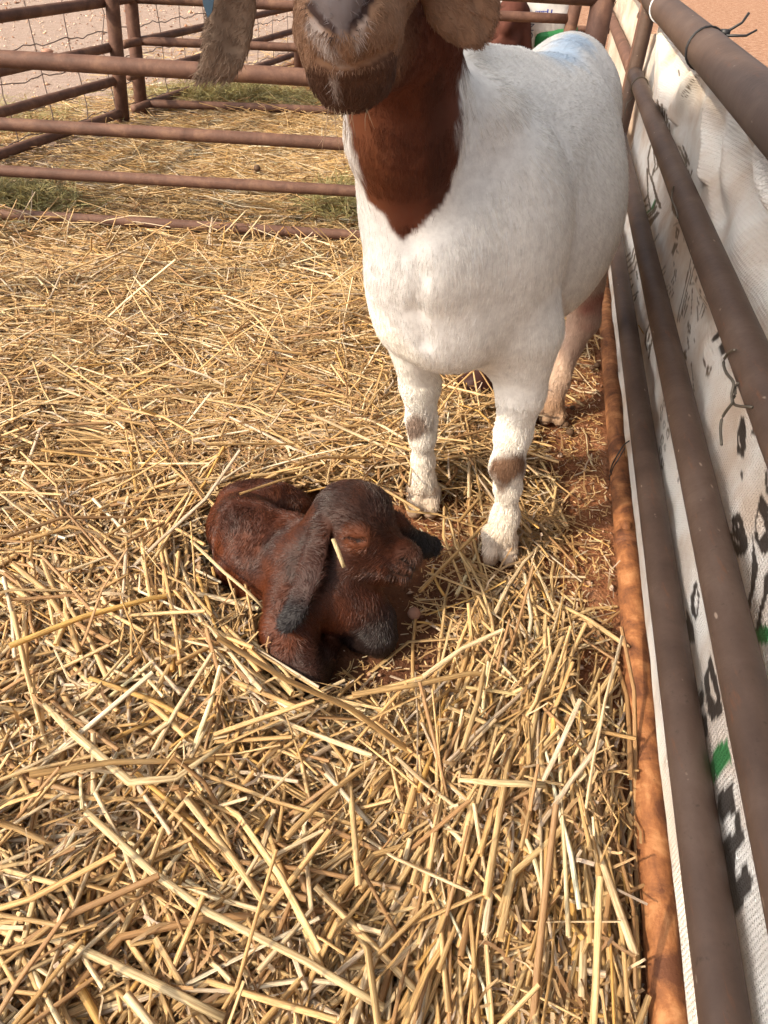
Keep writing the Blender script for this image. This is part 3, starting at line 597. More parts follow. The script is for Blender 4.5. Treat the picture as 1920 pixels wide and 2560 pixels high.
def goat_col(P):
    x, y, z = P[:, 0], P[:, 1], P[:, 2]; nz_ = fbm(P, 60, 31)*.012; n2 = fbm(P, 14, 32)
    c = np.tile(np.array([.86, .815, .745]), (len(P), 1))*(1-.05*np.clip(n2, 0, 1))[:, None]
    def mixin(c, w, k): w = np.clip(w, 0, 1)[:, None]; return c*(1-w)+np.array(k)*w
    c = mixin(c, .35*sstep(.60, .40, z)*sstep(1.2, 1.5, y), (.50, .36, .23))        # dusty flank
    c = mixin(c, .3*sstep(.3, .05, z), (.62, .48, .33))
    # brown neck and head
    pq = np.stack(px(P), 1); sdn = polysd(pq, [(700, -300), (860, 230), (872, 300), (884, 400), (925, 500), (1010, 598), (1060, 560), (1110, 490), (1140, 400), (1152, 300), (1152, 100), (1175, -300)])
    inside = sstep(7, -7, sdn+fbm(P, 90, 35)*14)*sstep(1.16, 1.13, y)
    head = np.maximum(sstep(.935, .91, y)*sstep(.70, .72, z), sstep(.84, .87, z)*sstep(1.10, 1.06, y))
    br = np.array([.105, .030, .014]); 
    c = mixin(c, np.maximum(inside, head), br)
    c = mixin(c, sstep(.05, .0, np.abs(x+.045))*inside*(1-head)*.55, (.22, .070, .024)); c = mixin(c, np.clip(n2, 0, 1)*inside*.3, (.06, .018, .010)); c = mixin(c, .6*sstep(45, 10, np.abs(pq[:, 0]-1075-.05*pq[:, 1]))*inside*(y > .9), (.04, .014, .009))  # last mix paints the neck fold's shading as a dark stripe
    mz = sstep(.86, .78, y)*sstep(.16, .10, np.abs(x+.03)); c = mixin(c, mz, (.28, .165, .10)); c = mixin(c, mz*np.clip(fbm(P, 90, 36), 0, 1)*.6, (.11, .055, .03))
    e = sstep(.085, .11, np.abs(x+.012))*head*sstep(.95, .90, y); c = mixin(c, e, (.225, .155, .105)); c = mixin(c, e*np.clip(fbm(P, 50, 37)+.1, 0, 1)*.5, (.12, .065, .042))
    front = sstep(.81, .79, y)
    chin = sstep(4, -4, polysd(pq, [(740, 160), (790, 160), (828, 176), (870, 178), (930, 158), (990, 122), (1060, 150), (1020, 330), (740, 330)]))*front; c = mixin(c, .88*chin, (.075, .035, .022))
    for (ax_, ay_, bx_, by_, w_, st) in [(778, 62, 822, 128, 14, .75), (822, 128, 852, 160, 12, .55), (912, 45, 893, 108, 11, .5), (832, 196, 842, 240, 10, .7), (852, 160, 880, 168, 5, .2)]:
        a_ = np.array([ax_, ay_]); ba = np.array([bx_-ax_, by_-ay_]); q = pq-a_; h = np.clip(q@ba/(ba@ba), 0, 1); dd = np.linalg.norm(q-h[:, None]*ba, axis=1)
        c = mixin(c, st*sstep(w_*1.5, w_*.3, dd+nz_*900)*front, (.46, .40, .36))
    nose = sstep(6, -6, polysd(pq, [(770, -60), (778, 10), (800, 42), (835, 72), (851, 92), (868, 72), (905, 36), (925, 0), (930, -60)]))*front; c = mixin(c, .95*nose, (.17, .15, .15))
    for pts in ([(776, 12), (796, 44), (836, 76)], [(928, -8), (908, 34), (872, 74)]):
        for (x1, y1), (x2, y2) in zip(pts[:-1], pts[1:]):
            a_ = np.array([x1, y1]); ba = np.array([x2-x1, y2-y1]); q = pq-a_; h = np.clip(q@ba/(ba@ba), 0, 1); dd = np.linalg.norm(q-h[:, None]*ba, axis=1); c = mixin(c, sstep(13, 8, dd)*front, (.045, .028, .025))
    for kk, s_k, st in ((KR, .050, .97), (KL, .034, .85)):
        dk = np.linalg.norm((P-kk)*np.array([1, .9, .8]), axis=1); c = mixin(c, st*sstep(s_k, s_k*.6, dk+nz_*1.6+.030*fbm(P, 27, 38)), (.13, .062, .030))
    c = mixin(c, .5*sstep(.03, .0, np.abs(x-KR[0]-.012))*sstep(.02, .05, z)*sstep(.2, .1, z)*sstep(1.1, 1.0, y)*np.clip(n2, 0, 1), (.25, .14, .08))
    # birth stains on the hind legs
    hl = sstep(1.5, 1.6, y)*sstep(.42, .30, z); c = mixin(c, hl*(.70+.35*n2), (.43, .235, .145)); c = mixin(c, hl*sstep(.1, .9, fbm(P, 30, 77))*sstep(.16, .26, z), (.34, .075, .05))
    c = mixin(c, sstep(1.5, 1.6, y)*sstep(.10, .05, z)*.6, (.40, .20, .10))
    # blue dye on the croup
    b1 = np.array([.22, 1.40]); b2 = np.array([.33, 1.72]); q = P[:, :2]-b1; ba = b2-b1; h = np.clip(q@ba/(ba@ba), 0, 1); dd = np.linalg.norm(q-h[:, None]*ba, axis=1)
    c = mixin(c, .55*sstep(.055, .01, dd+nz_*1.5)*sstep(.74, .78, z)*sstep(1.36, 1.5, y), (.33, .55, .78))
    c = mixin(c, .9*sstep(.030, .018, z+nz_)*sstep(.95, .97, y), (.15, .085, .055)); c = mixin(c, .5*sstep(.11, .03, z+.02*n2), (.50, .36, .24))            # hooves
    return c
goat = empty('goat', (.2, 1.4, 0), 'big white goat with a brown neck and head standing over the newborn', 'goat')
SKIN = mat_attr('goat_skin', .85, .15, 0, .25); HAIRM = mat_attr('goat_hair', .7, .2, 0, .22)
body = mesh('body', VM, FM, SKIN, goat, True, goat_col(VM)*.92)
def goat_comb(P):
    x, y, z = P[:, 0], P[:, 1], P[:, 2]; g = np.stack([.25*np.ones_like(x), .75*np.ones_like(x), -.8*np.ones_like(x)], 1)
    front = sstep(1.15, 1.0, y)[:, None]; g = g*(1-front)+front*np.array([.05, .1, -1.]); top = sstep(.70, .80, z)[:, None]*sstep(1.1, 1.2, y)[:, None]; g = g*(1-top)+top*np.array([.35, 1, -.15])
    low = sstep(.35, .25, z)[:, None]; g = g*(1-low)+low*np.array([0, -.1, -1.])
    mz = sstep(.86, .80, y)[:, None]; rad = P-at(853, 60, .70); rad[:, 1] *= 0; rad /= np.maximum(np.linalg.norm(rad, axis=1), 1e-5)[:, None]
    g = g*(1-mz)+mz*(rad*.7+np.array([0, 0, -.6]))
    g = g+.22*np.stack([fbm(P, 16, 51), fbm(P, 16, 52), fbm(P, 16, 53)], 1)*(1-.3*mz)
    return g
def goat_len(P):
    x, y, z = P[:, 0], P[:, 1], P[:, 2]
    L = .017*np.ones_like(x); L = np.where(z < .32, .011, L); L = np.where((y < .92), .0075, L); L = np.where((z < .10) & (z > .035), .014, L); L = np.where(z < .035, .006, L); L = np.where((y < .86) & (z < .885), .011, L); return L
dens = lambda C: np.where(C[:, 1] > 1.5, .6, 1.)
coat('hair', VM, FM, NM, goat, goat_col, goat_comb, goat_len, 200000, .00028, HAIRM, .12, .13, 5, lambda C: dens(C)*(C[:, 2] > .28)*(C[:, 1] > .88))
coat('leg_hair', VM, FM, NM, goat, goat_col, goat_comb, lambda P: np.where(P[:, 2] < .035, .006, np.where(P[:, 2] < .11, .017, .012)), 75000, .00044, HAIRM, .30, .22, 15, lambda C: (C[:, 2] < .34)*np.where(C[:, 2] < .015, .05, 1.)*(C[:, 2] > .002))
coat('face_hair', VM, FM, NM, goat, goat_col, goat_comb, lambda P: np.where((P[:, 1] < .86) & (P[:, 2] < .885), .011, .0075), 75000, .00036, HAIRM, .30, .3, 25, lambda C: (C[:, 1] < .93)*(C[:, 2] > .6)*np.where((C[:, 1] < .76) & (np.abs(px(C)[0]-850) < 62) & (px(C)[1] < 66), .12, 1.)*np.where(C[:, 1] < .8, 1.6, 1.))
# long guard hairs on the topline, chin whiskers
r_ = np.random.default_rng(12); T = []
for k in range(16):
    p = at(r_.uniform(815, 925), r_.uniform(215, 262), .745); q = p+np.array([r_.normal(0, .012), -.004, -r_.uniform(.02, .055)]); T.append(tube([p, (p+q)/2+r_.normal(0, .002, 3), q], [.0004, .0003, .0001], 4))
wh = mesh('whiskers', *joinvf(T), mat_plain('whisker', (.5, .35, .22), .5), goat)
for sx in (-1, 1):
    ec = np.array([.012+sx*.062, .835, 1.085]); u, v_ = np.mgrid[0:math.pi:9j, 0:2*math.pi:13j]
    pv = np.stack([.013*np.sin(u)*np.cos(v_), .013*np.sin(u)*np.sin(v_), .013*np.cos(u)], -1).reshape(-1, 3)+ec
    mesh('eye', pv, [(i_*13+j, i_*13+j+1, (i_+1)*13+j+1, (i_+1)*13+j) for i_ in range(8) for j in range(12)], mat_plain('eye_amber', (.25, .12, .02), .1, .6), goat)
# ear tag
tp = at(520, -12, .712); v, f = [], []
tagpts = [(497, -60), (543, -60), (530, 30), (519, 45), (508, 12)]
A_ = np.array([at(a_, b_, .712) for a_, b_ in tagpts]); B_ = A_+np.array([0, .003, .001])
ft = [tuple(range(5)), tuple(range(9, 4, -1))]+[(j, (j+1) % 5+0, (j+1) % 5+5, j+5) for j in range(5)]
tg = mesh('ear_tag', np.concatenate([A_, B_]), ft, mat_plain('tag_blue', (.045, .095, .14), .45, .5, 0, .1), None, False)
tag(tg, 'dark blue plastic tag hanging on the big goat\'s ear', 'ear tag')
# ------------------------------------------------------------------ newborn kid
kx = np.arange(-.42, .17, .0032)
Kd = Field(kx, np.arange(.60, 1.36, .0032), np.arange(-.012, .32, .0030))
def kz(x, y, z): return atz(x, y, z)
Kd.ell(kz(655, 1378, .072), (.076, .125, .072), nrm([.55, -.75, 0]), .03)       # trunk
Kd.ell(kz(612, 1322, .072), (.064, .078, .068), nrm([.6, -.6, 0]), .03)         # hindquarter near
Kd.ell(kz(660, 1262, .070), (.046, .095, .055), nrm([1, .0, 0]), .012)          # far haunch
Kd.cone(kz(600, 1300, .12), kz(720, 1330, .125), .034, .034, .03)               # spine
Kd.ell(kz(775, 1420, .10), (.080, .10, .085), nrm([.6, -.7, .1]), .03)          # shoulders
Kd.ell(kz(855, 1485, .085), (.062, .068, .078), (0, 1, 0), .03)                # chest
Kd.cone(kz(800, 1380, .15), kz(850, 1290, .215), .055, .047, .025)               # neck
Kd.cone(kz(850, 1440, .12), kz(885, 1350, .18), .047, .044, .025)
# head
HC = kz(890, 1296, .222)
Kd.ell(HC, (.054, .067, .051), nrm([.5, -.6, -.35]), .02)
Kd.ell(kz(908, 1268, .230), (.044, .047, .034), (1, 0, 0), .02)
Kd.cone(kz(925, 1330, .205), kz(1008, 1394, .17), .041, .022, .020)
Kd.ell(kz(1012, 1392, .168), (.026, .026, .022), nrm([.6, -.6, -.4]), .015)
Kd.cone(kz(960, 1415, .150), kz(1004, 1438, .145), .024, .014, .016)             # lower jaw
Kd.cone(kz(890, 1385, .175), kz(950, 1408, .162), .036, .029, .025)
Kd.ell(surf(Kd, 1015, 1385, -.014), (.021, .024, .019), nrm([.6, -.6, -.4]), .012)
ms = [surf(Kd, *q) for q in ((968, 1412), (985, 1430), (1010, 1438), (1040, 1428))]
for a_, b_ in zip(ms[:-1], ms[1:]): Kd.cone(a_, b_, .0024, .0026, .005, cut=True)
Kd.cone(surf(Kd, 1010, 1398), surf(Kd, 1032, 1411), .0050, .0042, .004, cut=True)
# brow and eye slit
Kd.cone(surf(Kd, 870, 1336, -.002), surf(Kd, 915, 1338, -.002), .006, .006, .010); Kd.cone(surf(Kd, 880, 1360, -.003), surf(Kd, 915, 1362, -.003), .005, .005, .010)
es = [surf(Kd, *q) for q in ((876, 1345), (890, 1352), (908, 1348))]
for a_, b_ in zip(es[:-1], es[1:]): Kd.cone(a_, b_, .0036, .0036, .003, cut=True)
# ears
e1 = nrm([-.35, -.5, .8])
# front legs folded
Kd.chain([kz(735, 1515, .085), kz(722, 1580, .058), kz(735, 1640, .042), kz(762, 1692, .034)], [.052, .043, .040, .036], .025)
Kd.chain([kz(768, 1694, .032), kz(800, 1655, .024), kz(822, 1612, .018)], [.030, .023, .017], .014)
Kd.ell(kz(828, 1600, .012), (.016, .024, .012), nrm([.3, 1, 0]), .008)
Kd.chain([kz(900, 1515, .08), kz(930, 1550, .055), kz(942, 1588, .038)], [.044, .036, .033], .025)
Kd.chain([kz(942, 1590, .034), kz(900, 1592, .02), kz(868, 1575, .016)], [.032, .022, .016], .014)
ep = [surf(Kd, x_, y_, o_) for x_, y_, o_ in ((826, 1262, -.012), (806, 1310, .003), (790, 1380, .012), (772, 1450, .020), (742, 1520, .022), (716, 1556, .022))]
for pts, rs, kk_ in ((ep, [.015, .019, .0215, .0215, .0195, .0170], .0035),
                ([kz(985, 1300, .21), kz(1020, 1342, .17), kz(1052, 1360, .15), kz(1078, 1366, .14)], [.016, .018, .0215, .020], .006)):
    for a_, b_, ra_, rb_ in zip(pts[:-1], pts[1:], rs[:-1], rs[1:]): Kd.cone(a_, b_, ra_, rb_, kk_, (e1, 2.8))
EP = ep
# hind foot tucked along the belly
Kd.chain([kz(590, 1410, .05), kz(630, 1470, .03), kz(680, 1500, .022)], [.038, .026, .018], .02)
VK, FK = Kd.nets(); VK = relax(VK, FK, 1, .5); NK = vnormals(VK, FK)
hd_k = np.clip((.15-np.linalg.norm(VK-kz(960, 1350, .19), axis=1))/.05, 0, 1); VK = VK+NK*((.0013-.0010*hd_k)*fbm(VK*np.array([1, 1, .5]), 130, 94)+(.0012-.0008*hd_k)*fbm(VK, 60, 95))[:, None]; NK = vnormals(VK, FK)
MU = kz(1025, 1405, .17); HCp = HC; e1t = ep[-1]; eyep = surf(Kd, 893, 1350); mop = surf(Kd, 988, 1432); nop = surf(Kd, 1022, 1404); e2t = kz(1060, 1365, .15); k1 = kz(775, 1695, .02); k2 = kz(942, 1592, .03)
def polyd(P, L):
    d = np.full(len(P), 9.); s0 = np.zeros(len(P)); n = len(L)-1
    for j in range(n):
        ba = L[j+1]-L[j]; h = np.clip(((P-L[j])@ba)/(ba@ba), 0, 1); dd = np.linalg.norm(P-L[j]-h[:, None]*ba, axis=1); s0 = np.where(dd < d, (j+h)/n, s0); d = np.minimum(d, dd)
    return d, s0
def kid_col(P):
    n = fbm(P, 30, 61); n2 = fbm(P, 90, 62); c = np.tile(np.array([.076, .019, .0065]), (len(P), 1))
    def mixin(c, w, k): w = np.clip(w, 0, 1)[:, None]; return c*(1-w)+np.array(k)*w
    z = P[:, 2]; c = mixin(c, .70*sstep(.08, .15, z)+.45*n, (.018, .008, .006)); c = mixin(c, .5*np.clip(n2, 0, 1), (.125, .034, .011))
    dh = np.linalg.norm(P-HCp, axis=1); c = mixin(c, .6*sstep(.11, .05, dh)*sstep(.19, .25, z), (.026, .012, .009))
    de, se = polyd(P, ep); c = mixin(c, .8*sstep(.030, .021, de)*sstep(.2, .5, se), (.036, .013, .009)); c = mixin(c, .96*sstep(.030, .022, de)*sstep(.66, .82, se), (.010, .008, .009))
    for t_, r0, s_t in ((e2t, .07, 1.), (k1, .085, .8), (k2, .10, .92)):
        d = np.linalg.norm(P-t_, axis=1); c = mixin(c, s_t*sstep(r0, r0*.45, d), (.013, .010, .010))
    d = np.linalg.norm(P-MU, axis=1); c = mixin(c, .6*sstep(.04, .02, d), (.10, .045, .030))
    d = np.linalg.norm(P-eyep, axis=1); c = mixin(c, .6*sstep(.035, .012, d), (.15, .045, .018))
    pq = np.stack(px(P), 1); vis = P[:, 2] > .10
    for pts, w_, st, kc in ((((872, 1343), (890, 1353), (911, 1348)), 5, .95, (.010, .006, .005)), (((962, 1408), (985, 1430), (1010, 1438), (1040, 1428)), 4, .9, (.012, .007, .006)), (((1008, 1397), (1034, 1412)), 7, .9, (.012, .007, .006)), (((975, 1432), (995, 1443), (1015, 1444)), 3, .05, (.30, .2, .16))):
        for a_, b_ in zip(pts[:-1], pts[1:]):
            a_ = np.array(a_, float); ba = np.array(b_)-a_; q_ = pq-a_; h = np.clip(q_@ba/(ba@ba), 0, 1); dd = np.linalg.norm(q_-h[:, None]*ba, axis=1); c = mixin(c, st*sstep(w_*1.4, w_*.6, dd)*vis, kc)
    return c
kid = empty('goat_kid', (-.1, .95, 0), 'wet dark brown newborn kid with long black tipped ears curled on the straw', 'goat kid')
KSKIN = mat_attr('kid_skin', .6, .2); KHAIR = mat_attr('kid_wet_hair', .33, .3)
mesh('body', VK, FK, KSKIN, kid, True, kid_col(VK)*.8)
def kid_comb(P):
    g = np.tile(np.array([-.2, .1, -.8]), (len(P), 1)); dh = np.linalg.norm(P-HCp, axis=1); h = sstep(.13, .08, dh)[:, None]
    g = g*(1-h)+h*np.array([-.9, .5, -.3]); return g+.9*np.stack([fbm(P, 38, 71), fbm(P, 38, 72), fbm(P, 38, 73)], 1)
coat('hair', VK, FK, NK, kid, kid_col, kid_comb, lambda P: .012*np.ones(len(P)), 70000, .00048, KHAIR, .26, .10, 8)
# ------------------------------------------------------------------ straw
KIDPOLY = [(620, 1280), (800, 1225), (900, 1215), (1030, 1290), (1050, 1420), (990, 1580), (900, 1630), (810, 1700), (730, 1665), (700, 1560), (640, 1400)]
SC = np.array([[.62, .415, .185], [.69, .50, .25], [.76, .61, .38], [.56, .36, .15], [.38, .22, .10], [.60, .50, .37], [.66, .40, .12], [.78, .69, .50]]); SP = np.array([.24, .23, .14, .13, .12, .06, .05, .03])
def stalks(N, pos, head, pitch, L, r, flat, K, Ms, seed, kink=.25, cols=None, curl=.06, avoid=True, bw=0.):
    q = np.random.default_rng(seed); dl = np.zeros((N, K-1)); dl[:, 1:] = q.normal(0, curl, (N, K-2))
    kk = q.random(N) < kink
    if K > 2: dl[np.arange(N), q.integers(1, K-1, N)] += np.where(kk, q.normal(0, .55, N), 0)
    hd_ = head[:, None]+np.cumsum(dl, 1); pt = pitch[:, None]+np.cumsum(np.concatenate([np.zeros((N, 1)), q.normal(0, curl*.7, (N, K-2))], 1), 1)-.5*0
    d = np.stack([np.cos(pt)*np.cos(hd_), np.cos(pt)*np.sin(hd_), np.sin(pt)], -1)*(L/(K-1))[:, None, None]
    P = np.concatenate([np.zeros((N, 1, 3)), np.cumsum(d, 1)], 1); P = P-P.mean(1, keepdims=True)+pos[:, None]
    if avoid:
        low = P[..., 2].min(1)-(ground_h(P[..., 0], P[..., 1]).min(1)); P[..., 2] += np.maximum(0, -low+.002)[:, None]
        t4 = np.linspace(0, 1, 9); idx = t4*(K-1); i0 = np.minimum(idx.astype(int), K-2); fr = (idx-i0)[None, :, None]; Q = P[:, i0]*(1-fr)+P[:, i0+1]*fr
        ok = (Kd.sample(Q) > .0015).all(1) & (G.sample(Q) > .002).all(1)
        lat = (Q*FN).sum(-1); inside = (lat[:, 0] < FL)
        ok &= ~((lat.max(1) > FL-.02) & (lat.min(1) < FL+.0) & (Q[..., 1].max(1) < 3.2))
        ok &= ~((lat.min(1) > FL-.03) & (lat.max(1) < FL+.09) & (Q[..., 1].max(1) < 3.2))
        qa, qb = px(Q); kp = polysd(np.stack([qa.ravel(), qb.ravel()], 1), KIDPOLY).reshape(qa.shape) < 0; ok &= ~kp.any(1)
        if bw: ok &= q.random(N) > bw*np.max([bare(Q[:, j, 0], Q[:, j, 1]) for j in (0, 2, 4, 6, 8)], 0)
        P = P[ok]; r = r[ok]; flat = flat[ok]; N = len(P); L = L[ok]
    else: ok = np.ones(N, bool)
    T = np.gradient(P, axis=1); T /= np.linalg.norm(T, axis=2, keepdims=True); S = np.cross(T, np.array([0, 0, 1.])); S /= np.maximum(np.linalg.norm(S, axis=2, keepdims=True), 1e-6); W = np.cross(S, T)
    roll = q.uniform(-.9, .9, N)[:, None, None]; S, W = S*np.cos(roll)+W*np.sin(roll), W*np.cos(roll)-S*np.sin(roll)
    tap = np.linspace(1.06, .8, K)[None, :]*(1+q.normal(0, .05, (N, K)))
    if Ms == 2: V = np.stack([P+S*(r[:, None]*tap)[..., None], P-S*(r[:, None]*tap)[..., None]], 2)
    else:
        th = np.arange(Ms)*2*np.pi/Ms; V = P[:, :, None]+(r[:, None]*tap)[:, :, None, None]*(np.cos(th)[None, None, :, None]*S[:, :, None]+(flat[:, None, None]*np.sin(th)[None, None])[..., None]*W[:, :, None])
    V = V.reshape(-1, 3); base = (np.arange(N)*K*Ms)[:, None, None]; ii = np.arange(K-1)[None, :, None]; jn = Ms if Ms > 2 else 1; jj = np.arange(jn)[None, None, :]
    F = np.stack([base+ii*Ms+jj, base+ii*Ms+(jj+1) % Ms, base+(ii+1)*Ms+(jj+1) % Ms, base+(ii+1)*Ms+jj], -1).reshape(-1, 4)
    c = SC[q.choice(len(SC), N, p=SP)]*q.normal(1, .10, (N, 1)) if cols is None else cols(q, N)
    C = np.repeat(np.clip(c*1.06, .02, .85), K*Ms, 0)
    u = np.tile(np.tile(np.linspace(0, 1, Ms), K)[None], (N, 1))*.12+q.random((N, 1))*40; vv = np.repeat(np.linspace(0, 1, K)[None], N, 0)*L[:, None]*8; vv = np.repeat(vv, Ms, 1)+q.random((N, 1))*50
    return V, F, C, np.stack([u.ravel(), vv.ravel()], 1)
def chaffcol(q, N): return np.array([[.55, .38, .20], [.40, .25, .12], [.26, .15, .075], [.66, .52, .34], [.50, .42, .34]])[q.choice(5, N, p=[.3, .25, .2, .15, .1])]*q.normal(1, .12, (N, 1))
def heading(q, x, y):
    N = len(x); h = q.uniform(0, np.pi, N)
    pxx, pyy = px(np.stack([x, y, np.full(N, .05)], 1))
    sw = (pxx > 900) & (pyy > 1650) & (q.random(N) < .72); h = np.where(sw, q.normal(1.18, .22, N), h)
    md = (pyy > 600) & (pyy < 1150) & (pxx < 850) & (q.random(N) < .5); h = np.where(md, q.normal(.05, .35, N), h)
    ll = (pyy > 1500) & (pxx < 900) & (q.random(N) < .3); h = np.where(ll, q.normal(-.65, .3, N), h)
    l2 = (pyy > 1700) & (pxx < 900) & (q.random(N) < .25); h = np.where(l2, q.normal(.9, .3, N), h)
    return h
def bare(x, y):
    a_, b_ = px(np.stack([x, y, np.zeros(len(x))], 1)); o = np.zeros(len(x))
    for cx, cy, rx, ry, w in [(975, 1640, 165, 105, 1.), (1110, 1480, 145, 100, .66), (1120, 1330, 110, 80, .6), (1445, 1080, 100, 200, .97), (1480, 1330, 70, 260, .93), (1390, 900, 140, 90, .55), (1575, 1950, 65, 420, .5), (1330, 1560, 120, 90, .4),
                              (1450, 1450, 90, 90, .8), (980, 2520, 110, 60, .75), (1480, 1700, 60, 110, .7), (800, 1640, 100, 80, .7), (280, 2310, 90, 50, .5), (860, 2230, 60, 50, .5), (1300, 1240, 70, 80, .5)]:
        o = np.maximum(o, w*np.exp(-(((a_-cx)/rx)**2+((b_-cy)/ry)**2)**2))
    return np.clip(1.35*o, 0, .99)
def inframe(x, y, m_=260):
    a_, b_ = px(np.stack([x, y, np.full(len(x), .04)], 1)); return (a_ > -m_) & (a_ < 1920+m_) & (b_ < 2560+m_*1.5) & (y > .12)
def scatter(N, x0, x1, y0, y1, seed, dens=None, zpow=.6, bw=.97):
    q = np.random.default_rng(seed); x = q.uniform(x0, x1, N); y = q.uniform(y0, y1, N); k = inframe(x, y)
    t = pile(x, y); k &= q.random(N) > bare(x, y)*bw
    if dens is not None: k &= q.random(N) < dens(x, y)
    x, y, t = x[k], y[k], t[k]*(1-.8*bare(x[k], y[k])); z = ground_h(x, y)+.003+t*q.random(len(x))**zpow
    return q, x, y, z, t
parts = []
# main bedding
q, x, y, z, t = scatter(54000, -1.9, .85, .1, 2.75, 101, bw=0)
N = len(x); big = q.random(N) < np.where(y < 1.1, .32, .26)
nearf = np.clip((1.5-y)/.9, 0, 1)
L = np.where(big, q.uniform(.18, .46, N), q.gamma(4, .030, N)+.03); r = np.where(big, q.uniform(.0028, .0046, N), q.uniform(.0009, .0030, N))*(.80+.38*nearf)
parts.append(stalks(N, np.stack([x, y, z], 1), heading(q, x, y), (q.normal(0, .09, N)+np.where(q.random(N) < .08, q.normal(.1, .3, N), 0))*np.where(y > 2.3, .3, 1), L, r, np.where(q.random(N) < .35, q.uniform(.12, .4, N), q.uniform(.5, .95, N)), 5, 5, 1, .5, curl=.12, bw=.985))
# bundles of nearly parallel stems
nb_ = 900; q, x, y, z, t = scatter(nb_*3, -1.7, .8, .15, 2.6, 131, bw=1.); x, y, z, t = x[:nb_], y[:nb_], z[:nb_], t[:nb_]; n1_ = len(x); hb = heading(q, x, y); m_ = q.integers(5, 16, n1_); I_ = np.repeat(np.arange(n1_), m_); N = len(I_)
parts.append(stalks(N, np.stack([x[I_]+q.normal(0, .022, N), y[I_]+q.normal(0, .022, N), z[I_]*.9+q.uniform(-.004, .018, N)], 1), hb[I_]+q.normal(0, .10, N), q.normal(0, .06, N), q.uniform(.12, .40, N), q.uniform(.0014, .0036, N)*(.85+.3*np.clip((1.5-y[I_])/.9, 0, 1)), q.uniform(.3, .9, N), 5, 5, 7, .3, curl=.06, bw=.97))
# fine chaff, leaf sheaths and broken ribbons
q, x, y, z, t = scatter(85000, -1.9, .85, .1, 2.75, 102)
N = len(x); parts2 = [stalks(N, np.stack([x, y, z*.9], 1), q.uniform(0, np.pi, N), q.normal(0, .25, N), q.gamma(2.5, .016, N)+.012, q.uniform(.0006, .0026, N), np.ones(N), 3, 2, 2, .5, chaffcol, curl=.35, bw=.88)]
q, x, y, z, t = scatter(26000, -1.6, .8, .1, 2.2, 141)
N = len(x); parts2.append(stalks(N, np.stack([x, y, z+.004], 1), heading(q, x, y), q.normal(.05, .25, N), q.uniform(.03, .13, N), q.uniform(.0008, .0028, N), np.ones(N), 7, 2, 12, .6, chaffcol, curl=.38, bw=.9))
# tiny flakes over bare soil
q, x, y, z, t = scatter(60000, -.4, .8, .1, 2.6, 112); x = x
q = np.random.default_rng(77); N = 16000; x = q.uniform(-.3, .75, N); y = q.uniform(.55, 2.6, N); k = inframe(x, y); x, y = x[k], y[k]; N = len(x)
parts2.append(stalks(N, np.stack([x, y, ground_h(x, y)+.003+.004*q.random(N)], 1), q.uniform(0, np.pi, N), q.normal(0, .12, N), q.gamma(2, .006, N)+.006, q.uniform(.0005, .0016, N), np.ones(N), 3, 2, 3, .3, curl=.2))
# beyond the first cross panel
q, x, y, z, t = scatter(100000, -2.2, 1.0, 2.6, 5.0, 103, lambda a_, b_: np.where(a_ < -1.25-(4.4-b_)*.28+.0, .08, 1.))
N = len(x); parts.append(stalks(N, np.stack([x, y, z*.7], 1), np.where(q.random(N) < .5, q.normal(0, .4, N), q.uniform(0, np.pi, N)), q.normal(0, .10, N), q.gamma(3, .042, N)+.03, q.uniform(.0013, .0034, N), q.uniform(.4, .9, N), 4, 3, 4, .4))
q, x, y, z, t = scatter(30000, -2.2, 1.4, 5.0, 8.5, 104, lambda a_, b_: np.where(a_ < -1.25+(b_-4.4)*.28, .06, .8))
N = len(x); parts2.append(stalks(N, np.stack([x, y, z*.6], 1), q.uniform(0, np.pi, N), q.normal(0, .2, N), q.gamma(3, .03, N)+.03, q.uniform(.0018, .0035, N), np.ones(N), 3, 2, 5, .3))
# stems standing up against the cross panel
q = np.random.default_rng(9); N = 120; x = q.uniform(-1.5, -.05, N); y = q.uniform(2.35, 2.72, N)
parts.append(stalks(N, np.stack([x, y, .05+.03*q.random(N)], 1), q.uniform(0, 2*np.pi, N), q.normal(.5, .3, N), q.uniform(.08, .2, N), q.uniform(.0018, .0032, N), np.full(N, .7), 4, 5, 6, .35))
def merge(parts):
    V = []; F = []; C = []; U = []; o = 0
    for v, f, c, u in parts: V.append(v); F.append(f+o); C.append(c); U.append(u); o += len(v)
    return np.concatenate(V), np.concatenate(F), np.concatenate(C), np.concatenate(U)
for nm, pp in (('straw', parts), ('chaff', parts2)):
    v, f, c, u = merge(pp); tag(mesh(nm, v, f, STRAW, None, True, c, u), 'golden bedding straw spread over the pens' if nm == 'straw' else 'fine broken chaff among the straw', nm, None, 'stuff')
# green hay patches
def hc_(q, N): return np.array([[.20, .22, .07], [.30, .30, .12], [.13, .15, .05], [.42, .36, .17]])[q.choice(4, N, p=[.35, .3, .2, .15])]*q.normal(1, .1, (N, 1))
hp = []
q = np.random.default_rng(44)
for (cx, cy, yr, rx, ry, n_) in [(600, 240, 0, .55, .20, 5200), (30, 505, 0, .28, .16, 2600), (850, 510, 0, .16, .2, 1500), (-40, 300, 0, .5, .4, 1200)]:
    c_ = atz(cx, cy, .03); x = q.normal(c_[0], rx*.55, n_); y = q.normal(c_[1], ry*.55, n_); z = .02+.07*q.random(n_)*np.exp(-((x-c_[0])/rx)**2)
    hp.append(stalks(n_, np.stack([x, y, z], 1), q.uniform(0, np.pi, n_), q.normal(.05, .35, n_), q.gamma(3, .028, n_)+.02, q.uniform(.0010, .0019, n_), np.ones(n_), 4, 2, 45, .5, hc_, .3, avoid=False))
